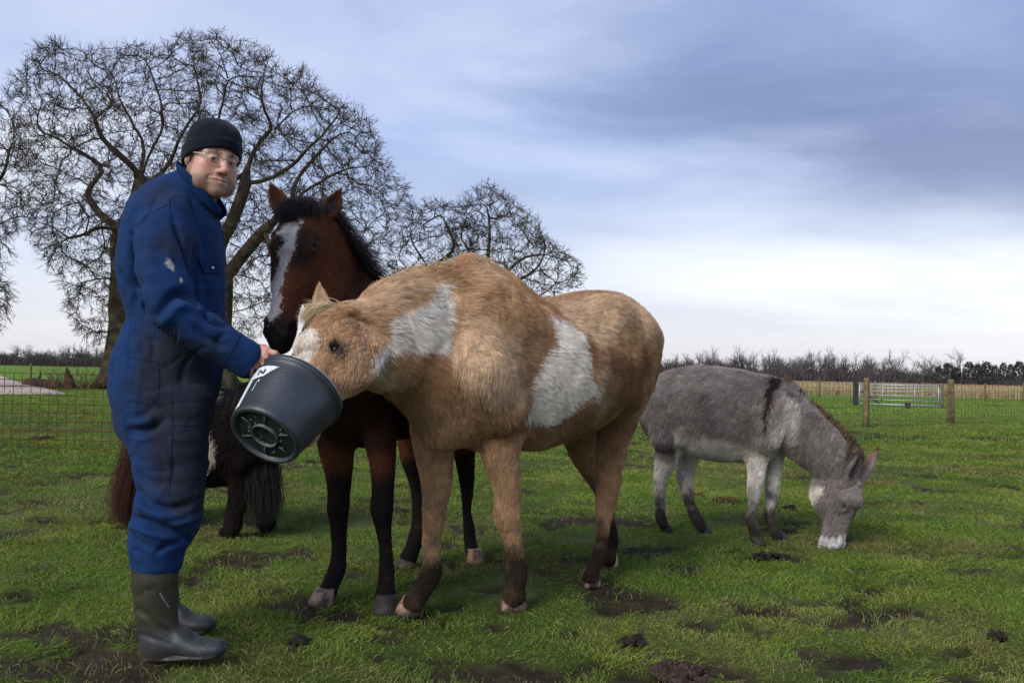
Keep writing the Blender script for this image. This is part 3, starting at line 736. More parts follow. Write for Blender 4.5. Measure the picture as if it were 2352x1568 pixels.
def grow_tree(name, label, base, limbs, poly, Y, depth, seed, nattr=3500, step=.32, infl=3.0, kill=.42, tip=.0085, twig=.5, ntw=4, trunk_r=None, cat='tree', group=None, low=None, thin=1.0):
    rng = np.random.default_rng(seed); k = Y / PF
    base = np.asarray(base, float)
    poly = np.array(poly, float); c = poly.mean(0); lo, hi = poly.min(0), poly.max(0)
    pts = []
    while len(pts) < nattr:
        q = lo + rng.random((nattr, 2)) * (hi - lo); q = q[in_poly(q[:, 0], q[:, 1], poly)]
        u = np.abs((q - c) / ((hi - lo) / 2)); rr = np.clip(1 - (u ** 2).sum(1) * .8, .12, 1) ** .5
        yy = Y + (rng.random(len(q)) * 2 - 1) * depth * rr
        pts += [P(a, b, y) for (a, b), y in zip(q, yy)]
    A = np.array(pts[:nattr])
    seeds = []; flat = 0; idx = {}
    for li, (parent, pl) in enumerate(limbs):
        W3 = []
        for (px, py, dy) in pl: W3.append(P(px, py, Y + dy) if py < 9000 else base)
        W3 = np.array(W3); 
        if parent is None: W3 = np.concatenate([[base], W3]); pi = None
        else:
            pidx = idx[parent]; d = [np.linalg.norm(flatpos[i] - W3[0]) for i in pidx]; pi = pidx[int(np.argmin(d))]
        dense = []
        pp = W3 if pi is None else np.concatenate([[flatpos[pi]], W3]); pp = catmull(pp, 6)
        acc = 0; last = pp[0]; dense = [pp[0]] if pi is None else []
        for p in pp[1:]:
            if np.linalg.norm(p - last) > step: dense.append(p + .05 * rng.standard_normal(3)); last = p
        if li == 0: flatpos = []
        idx[li] = list(range(flat, flat + len(dense))); flatpos += dense; flat += len(dense); seeds.append((dense, pi))
    sel = rng.choice(len(A), max(len(A) // 11, 60), replace=False)
    p1 = colonize(seeds, A[sel], step * 1.15, infl * 2.6, kill * 2.0, rng, wig=.42)
    sel = rng.choice(len(A), max(len(A) // 4, 60), replace=False)
    p1 = colonize([], A[sel], step, infl * 1.3, kill * 1.35, rng, wig=.26, start=p1)
    pos, par = colonize([], A, step * .85, infl, kill, rng, wig=.20, start=p1)
    n = len(pos); ch = np.zeros(n, int)
    for i in range(n - 1, 0, -1):
        if par[i] >= 0: ch[par[i]] += 1
    r2 = np.zeros(n); e = 2.25
    order = np.argsort(-np.arange(n))
    for i in order:
        if r2[i] == 0: r2[i] = (tip * .8) ** e
        if par[i] >= 0: r2[par[i]] += r2[i]
    r = r2 ** (1 / e)
    if trunk_r: r = r * (1 + (trunk_r / r[0] - 1) * sstep(.03, r[0], r))
    # chains
    kids = [[] for _ in range(n)]
    for i in range(n):
        if par[i] >= 0: kids[par[i]].append(i)
    starts = [(i, None) for i in range(n) if par[i] < 0]; chains = []
    while starts:
        i, p = starts.pop(); chn = [] if p is None else [p]
        while True:
            chn.append(i)
            if not kids[i]: break
            ks = sorted(kids[i], key=lambda a: -r[a]); starts += [(a, i) for a in ks[1:]]; i = ks[0]
        chains.append(chn)
    root = empty(name, tuple(base), label, cat, group)
    big, mid, thinp, thinr = [], [], [], []
    for chn in chains:
        rr = r[chn].copy(); pp = pos[chn]
        if len(chn) < 2: continue
        if len(chn) > 1 and par[chn[0]] >= -1 and chn[0] != 0 and rr[0] > 1.6 * rr[1]: rr[0] = rr[1] * 1.3
        if len(chn) > 4: pp = pp.copy(); pp[1:-1] = .25 * pp[:-2] + .5 * pp[1:-1] + .25 * pp[2:]
        if chn[0] == 0:
            fl = 1 + .85 * np.exp(-(pp[:, 2] - base[2]) / .45); rr = rr * fl
        m = rr.max()
        if m > .10: big.append(tube(pp, rr, 9))
        elif m > .022: mid.append(tube(pp, rr, 4, False))
        else:
            for a, b, ra, rb in zip(pp[:-1], pp[1:], rr[:-1], rr[1:]): thinp += [a, (a + b) / 2, b]; thinr += [ra, (ra + rb) / 2, rb]
    if big: mesh_obj('trunk', *join(big), MAT_BARK, root)
    if mid: mesh_obj('branches', *join(mid), MAT_BARK, root)
    # twigs at the young ends
    young = np.where(r < .03)[0]; young = young[par[young] >= 0]
    src = np.repeat(young, ntw); q = pos[src] + (rng.random((len(src), 1))) * (pos[par[src]] - pos[src])
    d0 = unit_rows(pos[src] - pos[par[src]]); ctr_ = pos.mean(0); outw = unit_rows(pos[src] - ctr_ + V(0, 0, 1.0)); d = unit_rows(d0 + .50 * rng.standard_normal(d0.shape) + .45 * outw); L = twig * (.35 + .8 * rng.random(len(src)))
    b1 = q + d * (L * .5)[:, None]; d2 = unit_rows(d + .32 * rng.standard_normal(d.shape) + .15 * outw); b2 = b1 + d2 * (L * .5)[:, None]
    side = unit_rows(d2 + .6 * rng.standard_normal(d.shape)); s2 = b1 + side * (L * .38)[:, None]
    tp = np.concatenate([np.stack([q, b1, b2], 1).reshape(-1, 3), np.stack([b1, (b1 + s2) / 2 + .02 * rng.standard_normal(b1.shape), s2], 1).reshape(-1, 3)])
    tr = np.tile(np.array([tip * .75, tip * .6, tip * .38]) * thin, len(src) * 2)
    if thinp: tp = np.concatenate([np.array(thinp), tp]); tr = np.concatenate([np.array(thinr), tr])
    nc = len(tp) // 3; cc = np.array((.052, .038, .032)) * (.7 + .6 * rng.random((nc, 1)))
    curves_obj('twigs', tp, 3, tr, cc, MAT_TWIG, root)
    return root
def build_oaks():
    grow_tree('oak_tree', 'big bare oak rising behind the man on the left', G(262, 895), [
        (None, [(275, 760, 0), (283, 640, .3), (284, 530, .2), (318, 450, 0), (330, 398, .2)]),
        (0, [(270, 349, -.8), (225, 309, -1.2), (211, 250, -1.5), (135, 174, -1.6)]), (0, [(350, 340, .8), (373, 291, 1.2), (360, 200, 1.6), (330, 130, 1.6)]),
        (0, [(391, 381, -.6), (420, 300, -1.2), (463, 237, -1.6), (450, 151, -1.6)]), (0, [(250, 505, .5), (205, 465, .9), (200, 435, 1.2), (238, 388, 1.8), (150, 330, 2.2), (70, 290, 2.4)]),
        (0, [(230, 520, -1), (180, 545, -1.8), (120, 560, -2.4)]), (0, [(240, 640, -.6), (190, 650, -1.0), (165, 665, -1.3)]), (0, [(240, 755, -.5), (222, 760, -.8), (205, 790, -1.0)]), (0, [(330, 330, 2.2), (290, 260, 3.0), (260, 170, 3.2)])],
        [(8, 205), (60, 112), (130, 78), (175, 120), (235, 105), (330, 92), (380, 100), (400, 66), (470, 75), (500, 140), (480, 260), (440, 360), (360, 470), (300, 560), (300, 700), (262, 800), (190, 800), (150, 740), (130, 700), (150, 650), (120, 630), (60, 560), (60, 420), (30, 300)],
        36.5, 5.0, 5, nattr=5200, trunk_r=.50)
    grow_tree('oak_tree', 'bare oak whose limbs spread right behind the bay horse\'s head', G(512, 899), [
        (None, [(505, 780, 0), (508, 690, 0), (515, 640, 0)]), (0, [(562, 579, -.5), (630, 511, -.9), (700, 440, -1.3), (800, 380, -1.6)]), (0, [(500, 570, .6), (517, 534, .8), (549, 475, 1.0), (576, 363, 1.3), (600, 320, 1.5), (700, 230, 1.8)]),
        (1, [(640, 600, -1.6), (720, 590, -2.2), (800, 560, -2.6)]), (2, [(520, 420, 2), (500, 300, 2.4), (520, 180, 2.6), (500, 110, 2.6)]), (1, [(680, 420, .6), (760, 320, 1.5), (820, 300, 2)]), (2, [(640, 400, -.6), (720, 330, -1.2), (790, 250, -1.6)]), (2, [(600, 230, .5), (610, 150, .8)]),
        (0, [(470, 560, -1.2), (440, 480, -1.6), (450, 400, -1.8)])],
        [(430, 120), (470, 72), (520, 72), (570, 100), (620, 112), (660, 160), (715, 145), (738, 210), (800, 235), (850, 272), (888, 350), (890, 390), (948, 425), (930, 500), (870, 590), (840, 640), (760, 650), (640, 700), (600, 790), (530, 790), (520, 640), (450, 500), (430, 300)],
        36.8, 5.2, 7, nattr=5600, trunk_r=.48)
    grow_tree('oak_tree', 'smaller bare tree behind the cream pony\'s neck', G(985, 889), [
        (None, [(988, 760, 0), (985, 650, 0), (982, 610, 0)]), (0, [(950, 560, -.6), (940, 520, -.8)]), (0, [(1040, 580, .6), (1030, 530, .6), (1010, 480, .6)]), (0, [(930, 610, -1), (900, 590, -1.4)])],
        [(882, 560), (915, 500), (930, 462), (1000, 445), (1060, 470), (1110, 540), (1095, 620), (1000, 700), (910, 690), (870, 620)], 46, 4.5, 9, nattr=1900, step=.36, kill=.5, trunk_r=.3, tip=.0095)
    grow_tree('oak_tree', 'bare dome-shaped tree behind the cream pony\'s back', G(1165, 893), [
        (None, [(1170, 800, 0), (1160, 700, 0), (1150, 640, 0)]), (0, [(1120, 600, -.5), (1125, 540, -.6), (1120, 460, -.8)]), (0, [(1190, 600, .6), (1240, 585, .8), (1300, 600, 1)]), (0, [(1175, 650, -1), (1230, 620, -1.2), (1260, 560, -1.4)]), (0, [(1200, 690, 1), (1240, 680, 1.4), (1300, 640, 1.8)]), (0, [(1090, 600, 1), (1060, 540, 1.4)])],
        [(1020, 560), (1040, 470), (1085, 428), (1120, 418), (1165, 440), (1190, 470), (1235, 500), (1262, 545), (1300, 575), (1345, 612), (1350, 648), (1310, 672), (1240, 700), (1120, 700), (1040, 640)], 47, 5.0, 11, nattr=3400, step=.36, kill=.46, trunk_r=.33, tip=.0095)
    grow_tree('oak_tree', 'bare tree reaching in from the left edge of the picture', G(-150, 897), [
        (None, [(-150, 740, 0), (-140, 600, 0), (-120, 520, 0)]), (0, [(-60, 470, -.4), (0, 420, -.8), (20, 350, -1), (40, 280, -1)]), (0, [(-90, 560, .5), (-10, 520, .8), (60, 490, 1.2)]), (0, [(-160, 420, .5), (-120, 300, .8)]), (0, [(-80, 680, -.5), (-20, 690, -1)]), (0, [(-230, 450, 0), (-300, 350, 0)])],
        [(-420, 330), (-300, 160), (-120, 130), (-10, 240), (50, 262), (75, 330), (95, 420), (80, 510), (20, 560), (10, 600), (40, 690), (30, 740), (-40, 780), (-250, 740), (-400, 560)], 33, 4.5, 13, nattr=3200, trunk_r=.42)
def build_treelines():
    rng = np.random.default_rng(40)
    mats = [simple('far_bark_brown', (.080, .068, .068), rough=.95, spec=.05), simple('far_bark_grey', (.100, .090, .092), rough=.95, spec=.05)]
    def bare(seed, H, spread, nb, dens):
        g = np.random.default_rng(seed); parts = []; tw = []
        def br(p, d, L, r, lev):
            k = 4; pp = [p]
            for i in range(k): d = unit(d + .16 * g.standard_normal(3) + V(0, 0, .05)); pp.append(pp[-1] + d * L / k)
            if r > .05: parts.append(tube(np.array(pp), np.linspace(r, r * .55, k + 1), 4, False))
            else: tw.append((pp[0], pp[2], pp[-1], r))
            if lev <= 0: return
            for j in range(nb + (lev == 1) * dens):
                t = 1 + int(g.random() * k); q = pp[min(t, k)]; dd = unit(d + spread * g.standard_normal(3) + V(0, 0, .18)); br(q, dd, L * (.55 + .25 * g.random()), r * .5, lev - 1)
        p0 = V(0, 0, -.3)
        br(p0, V(0, 0, 1), H * .42, H * .016, 3)
        v, f = join(parts); tp = np.array([x for t in tw for x in t[:3]]); 
        # twigs become thin blades so that the whole tree is one mesh
        a = tp[0::3]; b = tp[1::3]; c = tp[2::3]; w = unit_rows(g.standard_normal(a.shape)) * .03
        tv = np.stack([a - w, a + w, b + w, b - w, c], 1).reshape(-1, 3); n = len(a); o = len(v)
        f = f + [[o + 5 * i, o + 5 * i + 1, o + 5 * i + 2, o + 5 * i + 3] for i in range(n)] + [[o + 5 * i + 3, o + 5 * i + 2, o + 5 * i + 4] for i in range(n)]
        return np_mesh('bare_tree', np.concatenate([v, tv]), f)
    var = [bare(100 + i, 14, .50, 5, 5) for i in range(6)]
    for i, m in enumerate(var): m.materials.append(mats[i % 2])
    def put(me, name, px, Y, s, label, cat='tree', group=None, sx=1.0, z=0):
        o = bpy.data.objects.new(name, me); p = P(px, 860, Y); o.location = (p[0], Y, z); o.rotation_euler = (0, 0, rng.random() * 6.28); o.scale = (s * sx, s * sx, s); COL.objects.link(o); tag(o, label, cat, group); return o
    # long wood on the right: a row of slim bare trees
    for i in range(130):
        t = i / 129; px = 1440 + (2365 - 1440) * (t + .008 * rng.standard_normal()); Y = 325 + 45 * rng.random()
        hpx = np.interp(px, [1440, 1500, 1560, 1700, 1800, 1950, 2030, 2100, 2200, 2365], [52, 56, 64, 74, 78, 74, 72, 48, 46, 40]) * (.86 + .24 * rng.random())
        put(var[rng.integers(6)], 'bare_tree', px, Y, hpx * Y / PF / 13.0, 'slim bare tree in the long wood on the right horizon', group='trees of the wood on the right horizon', sx=1.15)
    for px, hpx, lab in ((1893, 84, 'rounded bare tree standing above the long wood behind the donkey'), (2040, 80, 'pale round-crowned bare tree above the wood left of the field gate'), (2118, 82, 'leftmost of the tall bare trees above the field gate'), (2148, 92, 'second of the tall bare trees above the field gate'), (2178, 80, 'third of the tall bare trees above the field gate'), (2205, 88, 'broadest of the tall bare trees, right of the field gate'), (2238, 78, 'last tall bare tree before the dark pines')):
        put(var[rng.integers(6)], 'bare_tree', px, 318, hpx * 318 / PF / 13.0, lab, sx=1.25)
    # dark pines at the right end
    MPn = simple('pine_needles', (.045, .050, .042), rough=.9, spec=.1, noise=(1.5, .5))
    def pine(seed):
        g = np.random.default_rng(seed); parts = [tube(np.array([V(0, 0, -.2), V(0, 0, 5), V(.1, 0, 10)]), [.25, .18, .05], 5)]
        vv, ff = join(parts); v2, f2 = [], []; o = len(vv)
        for i in range(520):
            z = 2.5 + 8 * g.random() ** .8; R = (2.3 * (1 - ((z - 5.2) / 5.8) ** 2) ** .5 if abs(z - 5.2) < 5.7 else .3) * (.35 + .65 * g.random() ** .5); a = g.random() * 6.28
            c = V(R * math.cos(a), R * math.sin(a), z + .5 * g.standard_normal()); u = unit(g.standard_normal(3)) * .42; w = unit(g.standard_normal(3)) * .36; v2 += [c - u, c + w, c + u, c - w]; f2.append([o + 4 * i, o + 4 * i + 1, o + 4 * i + 2, o + 4 * i + 3])
        m = np_mesh('pine_tree', np.concatenate([vv, np.array(v2)]), ff + f2, False); m.materials.append(MPn); return m
    pv = [pine(5), pine(6), pine(7)]
    for px, hpx in ((2155, 40), (2178, 46), (2196, 38), (2225, 50), (2245, 46), (2266, 52), (2285, 44), (2305, 50), (2322, 48), (2340, 54), (2358, 50)):
        put(pv[rng.integers(3)], 'pine_tree', px, 300 + 12 * rng.random(), hpx * 305 / PF / 10.5, 'dark pine at the right end of the wood on the horizon', group='dark pines on the right horizon', sx=.75 + .7 * rng.random())
    # left wood
    for i in range(50):
        px = -40 + 330 * (i / 49) + 4 * rng.standard_normal(); Y = 330 + 40 * rng.random(); hpx = np.interp(px, [0, 60, 140, 160, 260], [44, 46, 44, 50, 54]) * (.85 + .3 * rng.random())
        put(var[rng.integers(6)], 'bare_tree', px, Y, hpx * Y / PF / 13.0, 'bare tree in the dark wood on the left horizon', group='trees of the wood on the left horizon', sx=1.3)
    put(var[2], 'bare_tree', 34, 322, 52 * 322 / PF / 13, 'round bare tree standing above the dark wood on the left horizon', sx=1.3)
    # undergrowth: what nobody could count
    def under(name, x0, x1, Y0, Y1, hpx, n, col, label, seed):
        g = np.random.default_rng(seed); px = x0 + (x1 - x0) * g.random(n); Y = Y0 + (Y1 - Y0) * g.random(n)
        b = np.stack([(px - PCX) / PF * Y, Y, 0 * Y], 1); h = np.interp(px, *hpx) * Y / PF * (.35 + .65 * g.random(n)) * (.85 + .3 * vnoise(np.stack([px / 14, 0 * px, 0 * px], 1), 1, 3)); d = np.stack([.5 * g.standard_normal(n), .4 * g.standard_normal(n), 2 + 0 * px], 1); d = unit_rows(d)
        m = b + d * (h * .55)[:, None]; t = m + unit_rows(d + .5 * g.standard_normal((n, 3))) * (h * .45)[:, None]; c = np.array(col) * (.6 + .8 * g.random((n, 1)))
        o = curves_obj(name, np.stack([b, m, t], 1).reshape(-1, 3), 3, np.tile([.10, .08, .04], n), c, MAT_TWIG); tag(o, label, 'undergrowth', kind='stuff')
    under('undergrowth', 1430, 2400, 318, 372, ([1430, 1560, 1700, 2050, 2120, 2400], [44, 44, 42, 38, 26, 24]), 17000, (.075, .066, .068), 'dense grey undergrowth of the wood on the right horizon', 3)
    under('undergrowth', -60, 320, 325, 385, ([-60, 120, 142, 160, 320], [32, 34, 22, 32, 36]), 8000, (.075, .062, .062), 'dense brown undergrowth of the wood on the left horizon', 4)
    under('undergrowth', 320, 1430, 340, 390, ([320, 1430], [32, 40]), 9000, (.075, .064, .065), 'dense undergrowth along the horizon behind the animals', 6)
# ================================================================== the bucket
BUCKET_BASE = P(606, 1003, 2.93)
BUCKET_AX = unit(RGT * .32 + UPV * .61 + FWD * .72)
BK_H, BK_RB, BK_RT = .226, .122, .160
BUCKET_TOP = BUCKET_BASE + BUCKET_AX * BK_H
_bu = unit(np.cross(BUCKET_AX, FWD)); _bv = np.cross(BUCKET_AX, _bu)
def bpt(h, a, dr=0.0):       # point on the wall: h 0..1 along the axis, angle a
    r = BK_RB + (BK_RT - BK_RB) * h + dr
    return BUCKET_BASE + BUCKET_AX * (h * BK_H) + r * (math.cos(a) * _bu + math.sin(a) * _bv)
def bang(px, py, h):         # wall angle facing the camera at a photo point
    best = None
    for i in range(720):
        a = i * math.pi / 360; q = bpt(h, a); x, y = proj(q[None]); nrm = math.cos(a) * _bu + math.sin(a) * _bv
        if nrm @ (CAM - q) < 0: continue
        d = (x[0] - px) ** 2 + (y[0] - py) ** 2
        if best is None or d < best[0]: best = (d, a)
    return best[1]
def build_bucket():
    root = empty('bucket', tuple(BUCKET_BASE), 'black plastic bucket tilted under the cream pony\'s muzzle', 'bucket')
    m = simple('black_bucket_plastic', (.030, .036, .046), rough=.42, spec=.5, noise=(14, .25), bump=(140, .10))
    n = 72
    def rev(prof):
        v = []; 
        for h, r in prof:
            for j in range(n):
                a = 2 * math.pi * j / n
                dent = -.010 * math.exp(-((h - .16) / .05) ** 2 - ((a - DA + math.pi) % (2 * math.pi) - math.pi) ** 2 / .12)
                v.append(BUCKET_BASE + BUCKET_AX * h + (r + dent) * (math.cos(a) * _bu + math.sin(a) * _bv))
        f = [[i * n + j, i * n + (j + 1) % n, (i + 1) * n + (j + 1) % n, (i + 1) * n + j] for i in range(len(prof) - 1) for j in range(n)]
        return v, f
    DA = bang(690, 930, .6)
    H = BK_H; rw = lambda h: BK_RB + (BK_RT - BK_RB) * h / H
    prof = [(.012, rw(0) - .016), (.004, rw(0) - .012), (-.002, rw(0) - .004), (.002, rw(0) + .001), (.012, rw(.012) + .002)]
    prof += [(h, rw(h)) for h in np.linspace(.03, H - .03, 14)]
    prof += [(H - .018, rw(H) - .001), (H - .016, rw(H) + .005), (H - .002, rw(H) + .006), (H, rw(H) + .002), (H - .002, rw(H) - .004), (H - .03, rw(H) - .008), (.03, rw(0) - .008), (.016, rw(0) - .012)]
    wall = mesh_obj('wall', *rev(prof), m, root)
    base = mesh_obj('base', *rev([(.012, rw(0) - .012), (.010, .06), (.010, .002)]), simple('black_base_plastic', (.016, .024, .026), rough=.6, spec=.3, noise=(40, .5)), root)
    # moulded ring and six ribs under the base
    mr = simple('scuffed_rib_plastic', (.07, .085, .09), rough=.5, spec=.4, noise=(60, .4))
    o = -.001
    def ring(r, t): return rev([(.011, r - t), (.0, r - t * .6), (.0, r + t * .6), (.011, r + t)])
    mesh_obj('base_ring', *ring(.046, .0034), mr, base); mesh_obj('base_ring', *ring(BK_RB - .010, .0018), mr, base)
    for k in range(6):
        a = k * math.pi / 3 + .35; d = math.cos(a) * _bu + math.sin(a) * _bv
        p0 = BUCKET_BASE + d * .058 + BUCKET_AX * .007; p1 = BUCKET_BASE + d * .096 + BUCKET_AX * .007
        mesh_obj('base_rib', *tube([p0, (p0 + p1) / 2, p1], .0034, 6), mr, base)
    rng = np.random.default_rng(4); parts = []
    for i in range(46):
        a = rng.random() * 6.28; r = .085 * math.sqrt(rng.random()); c = BUCKET_BASE + r * (math.cos(a) * _bu + math.sin(a) * _bv) + BUCKET_AX * .008
        parts.append(lump(c, .0012 + .003 * rng.random() ** 2, rng))
    mesh_obj('dried_mud', *join(parts), simple('pale_dried_mud', (.16, .13, .10), rough=.95, spec=.1, noise=(200, .4)), base)
    # white print on the wall, with its dark mark, and a scuff
    mw = simple('white_print', (.62, .66, .70), rough=.5, spec=.3, noise=(120, .2)); md = simple('dark_print', (.02, .024, .05), rough=.5)
    def wrap(cells, mat, name, dr):
        v, f = [], []
        for (h0, a0), (h1, a1), (h2, a2), (h3, a3) in cells:
            s = len(v); k = 6
            for i in range(k + 1):
                for j in range(k + 1):
                    x, y = i / k, j / k
                    h = (h0 * (1 - x) + h1 * x) * (1 - y) + (h3 * (1 - x) + h2 * x) * y; a = (a0 * (1 - x) + a1 * x) * (1 - y) + (a3 * (1 - x) + a2 * x) * y
                    v.append(bpt(h, a, dr))
            f += [[s + i * (k + 1) + j, s + i * (k + 1) + j + 1, s + (i + 1) * (k + 1) + j + 1, s + (i + 1) * (k + 1) + j] for i in range(k) for j in range(k)]
        return mesh_obj(name, v, f, mat, wall)
    a1 = bang(616, 868, .66) - .20 * sgn_left(); a0 = a1 + 1.0 * sgn_left()
    R_ = lambda h0, h1, s0, s1: ((h0, a1 + (a0 - a1) * s0), (h0, a1 + (a0 - a1) * s1), (h1, a1 + (a0 - a1) * s1), (h1, a1 + (a0 - a1) * s0))
    wrap([((.60, a1 + (a0 - a1) * .28), (.56, a0), (.84, a0), (.78, a1))], mw, 'printed_label', .0015)
    n0, n1 = .30, .52
    wrap([R_(.64, .73, n0, n0 + .05), R_(.64, .73, n1 - .05, n1),
          ((.73, a1 + (a0 - a1) * n1), (.73, a1 + (a0 - a1) * (n1 - .06)), (.64, a1 + (a0 - a1) * n0), (.64, a1 + (a0 - a1) * (n0 + .06)))], md, 'printed_letter', .0026)
    wrap([R_(.05, .57, .62, 1.2)], mw, 'printed_label', .0012)
    wrap([R_(.33, .50, .38, .40), R_(.50, .54, .33, .38)], mw, 'print_scratch', .0016)
    # wire handle hanging along the rim
    pts = [bpt(.985, bang(690, 822, 1) + t, .009) for t in np.linspace(-.2, 1.5, 24)]
    mesh_obj('handle', *tube(pts, .0022, 6), simple('galvanised_wire', (.45, .44, .43), rough=.4, metal=.8), root)
    return root
def sgn_left():
    a = bang(616, 868, .66); x0 = proj(bpt(.66, a - .2)[None])[0][0]; x1 = proj(bpt(.66, a + .2)[None])[0][0]
    return 1 if x1 < x0 else -1
def lump(c, r, rng, flat=1.0, n=6, m=4, jit=.5):
    v = []; 
    for i in range(m + 1):
        th = math.pi * i / m
        for j in range(n):
            ph = 2 * math.pi * j / n; k = r * (1 - .5 * jit + jit * rng.random())
            v.append(np.asarray(c) + k * V(math.sin(th) * math.cos(ph), math.sin(th) * math.sin(ph), flat * math.cos(th)))
    return np.array(v), [[i * n + j, (i + 1) * n + j, (i + 1) * n + (j + 1) % n, i * n + (j + 1) % n] for i in range(m) for j in range(n)]

# ================================================================== the man
HR = np.array([[-.71849426, .6771164, .15899488], [-.69038659, -.72205084, -.04482116], [.08445325, -.14197168, .98626147]])
HC = V(-1.0811, 3.17, 1.7302); HS = 1.047
def hp(x, y, z): return HC + HS * (HR @ V(x, y, z))
def hv(x, y, z): return HR @ V(x, y, z)
from mathutils.bvhtree import BVHTree
def cloth_mat():
    m, nt, b = new_mat('blue_cotton_twill'); N, L = nt.nodes, nt.links
    a = N.new('ShaderNodeAttribute'); a.attribute_name = 'tint'
    tc = N.new('ShaderNodeTexCoord')
    n1 = N.new('ShaderNodeTexNoise'); n1.inputs['Scale'].default_value = 900; n1.inputs['Detail'].default_value = 2; L.new(tc.outputs['Object'], n1.inputs['Vector'])
    n2 = N.new('ShaderNodeTexNoise'); n2.inputs['Scale'].default_value = 22; n2.inputs['Detail'].default_value = 6; n2.inputs['Roughness'].default_value = .65; L.new(tc.outputs['Object'], n2.inputs['Vector'])
    mr = N.new('ShaderNodeMapRange'); L.new(n2.outputs['Fac'], mr.inputs[0]); mr.inputs[1].default_value = .3; mr.inputs[2].default_value = .7; mr.inputs[3].default_value = .82; mr.inputs[4].default_value = 1.18
    sc = N.new('ShaderNodeVectorMath'); sc.operation = 'SCALE'; L.new(a.outputs['Color'], sc.inputs[0]); L.new(mr.outputs[0], sc.inputs['Scale'])
    L.new(sc.outputs[0], b.inputs['Base Color']); b.inputs['Roughness'].default_value = .85; b.inputs['Specular IOR Level'].default_value = .06
    b.inputs['Sheen Weight'].default_value = .03; b.inputs['Sheen Roughness'].default_value = .5
    ad = N.new('ShaderNodeMath'); ad.operation = 'MULTIPLY_ADD'; L.new(n2.outputs['Fac'], ad.inputs[0]); ad.inputs[1].default_value = 6; L.new(n1.outputs['Fac'], ad.inputs[2])
    bp = N.new('ShaderNodeBump'); bp.inputs['Strength'].default_value = .35; bp.inputs['Distance'].default_value = .0015; L.new(ad.outputs[0], bp.inputs['Height']); L.new(bp.outputs[0], b.inputs['Normal'])
    return m
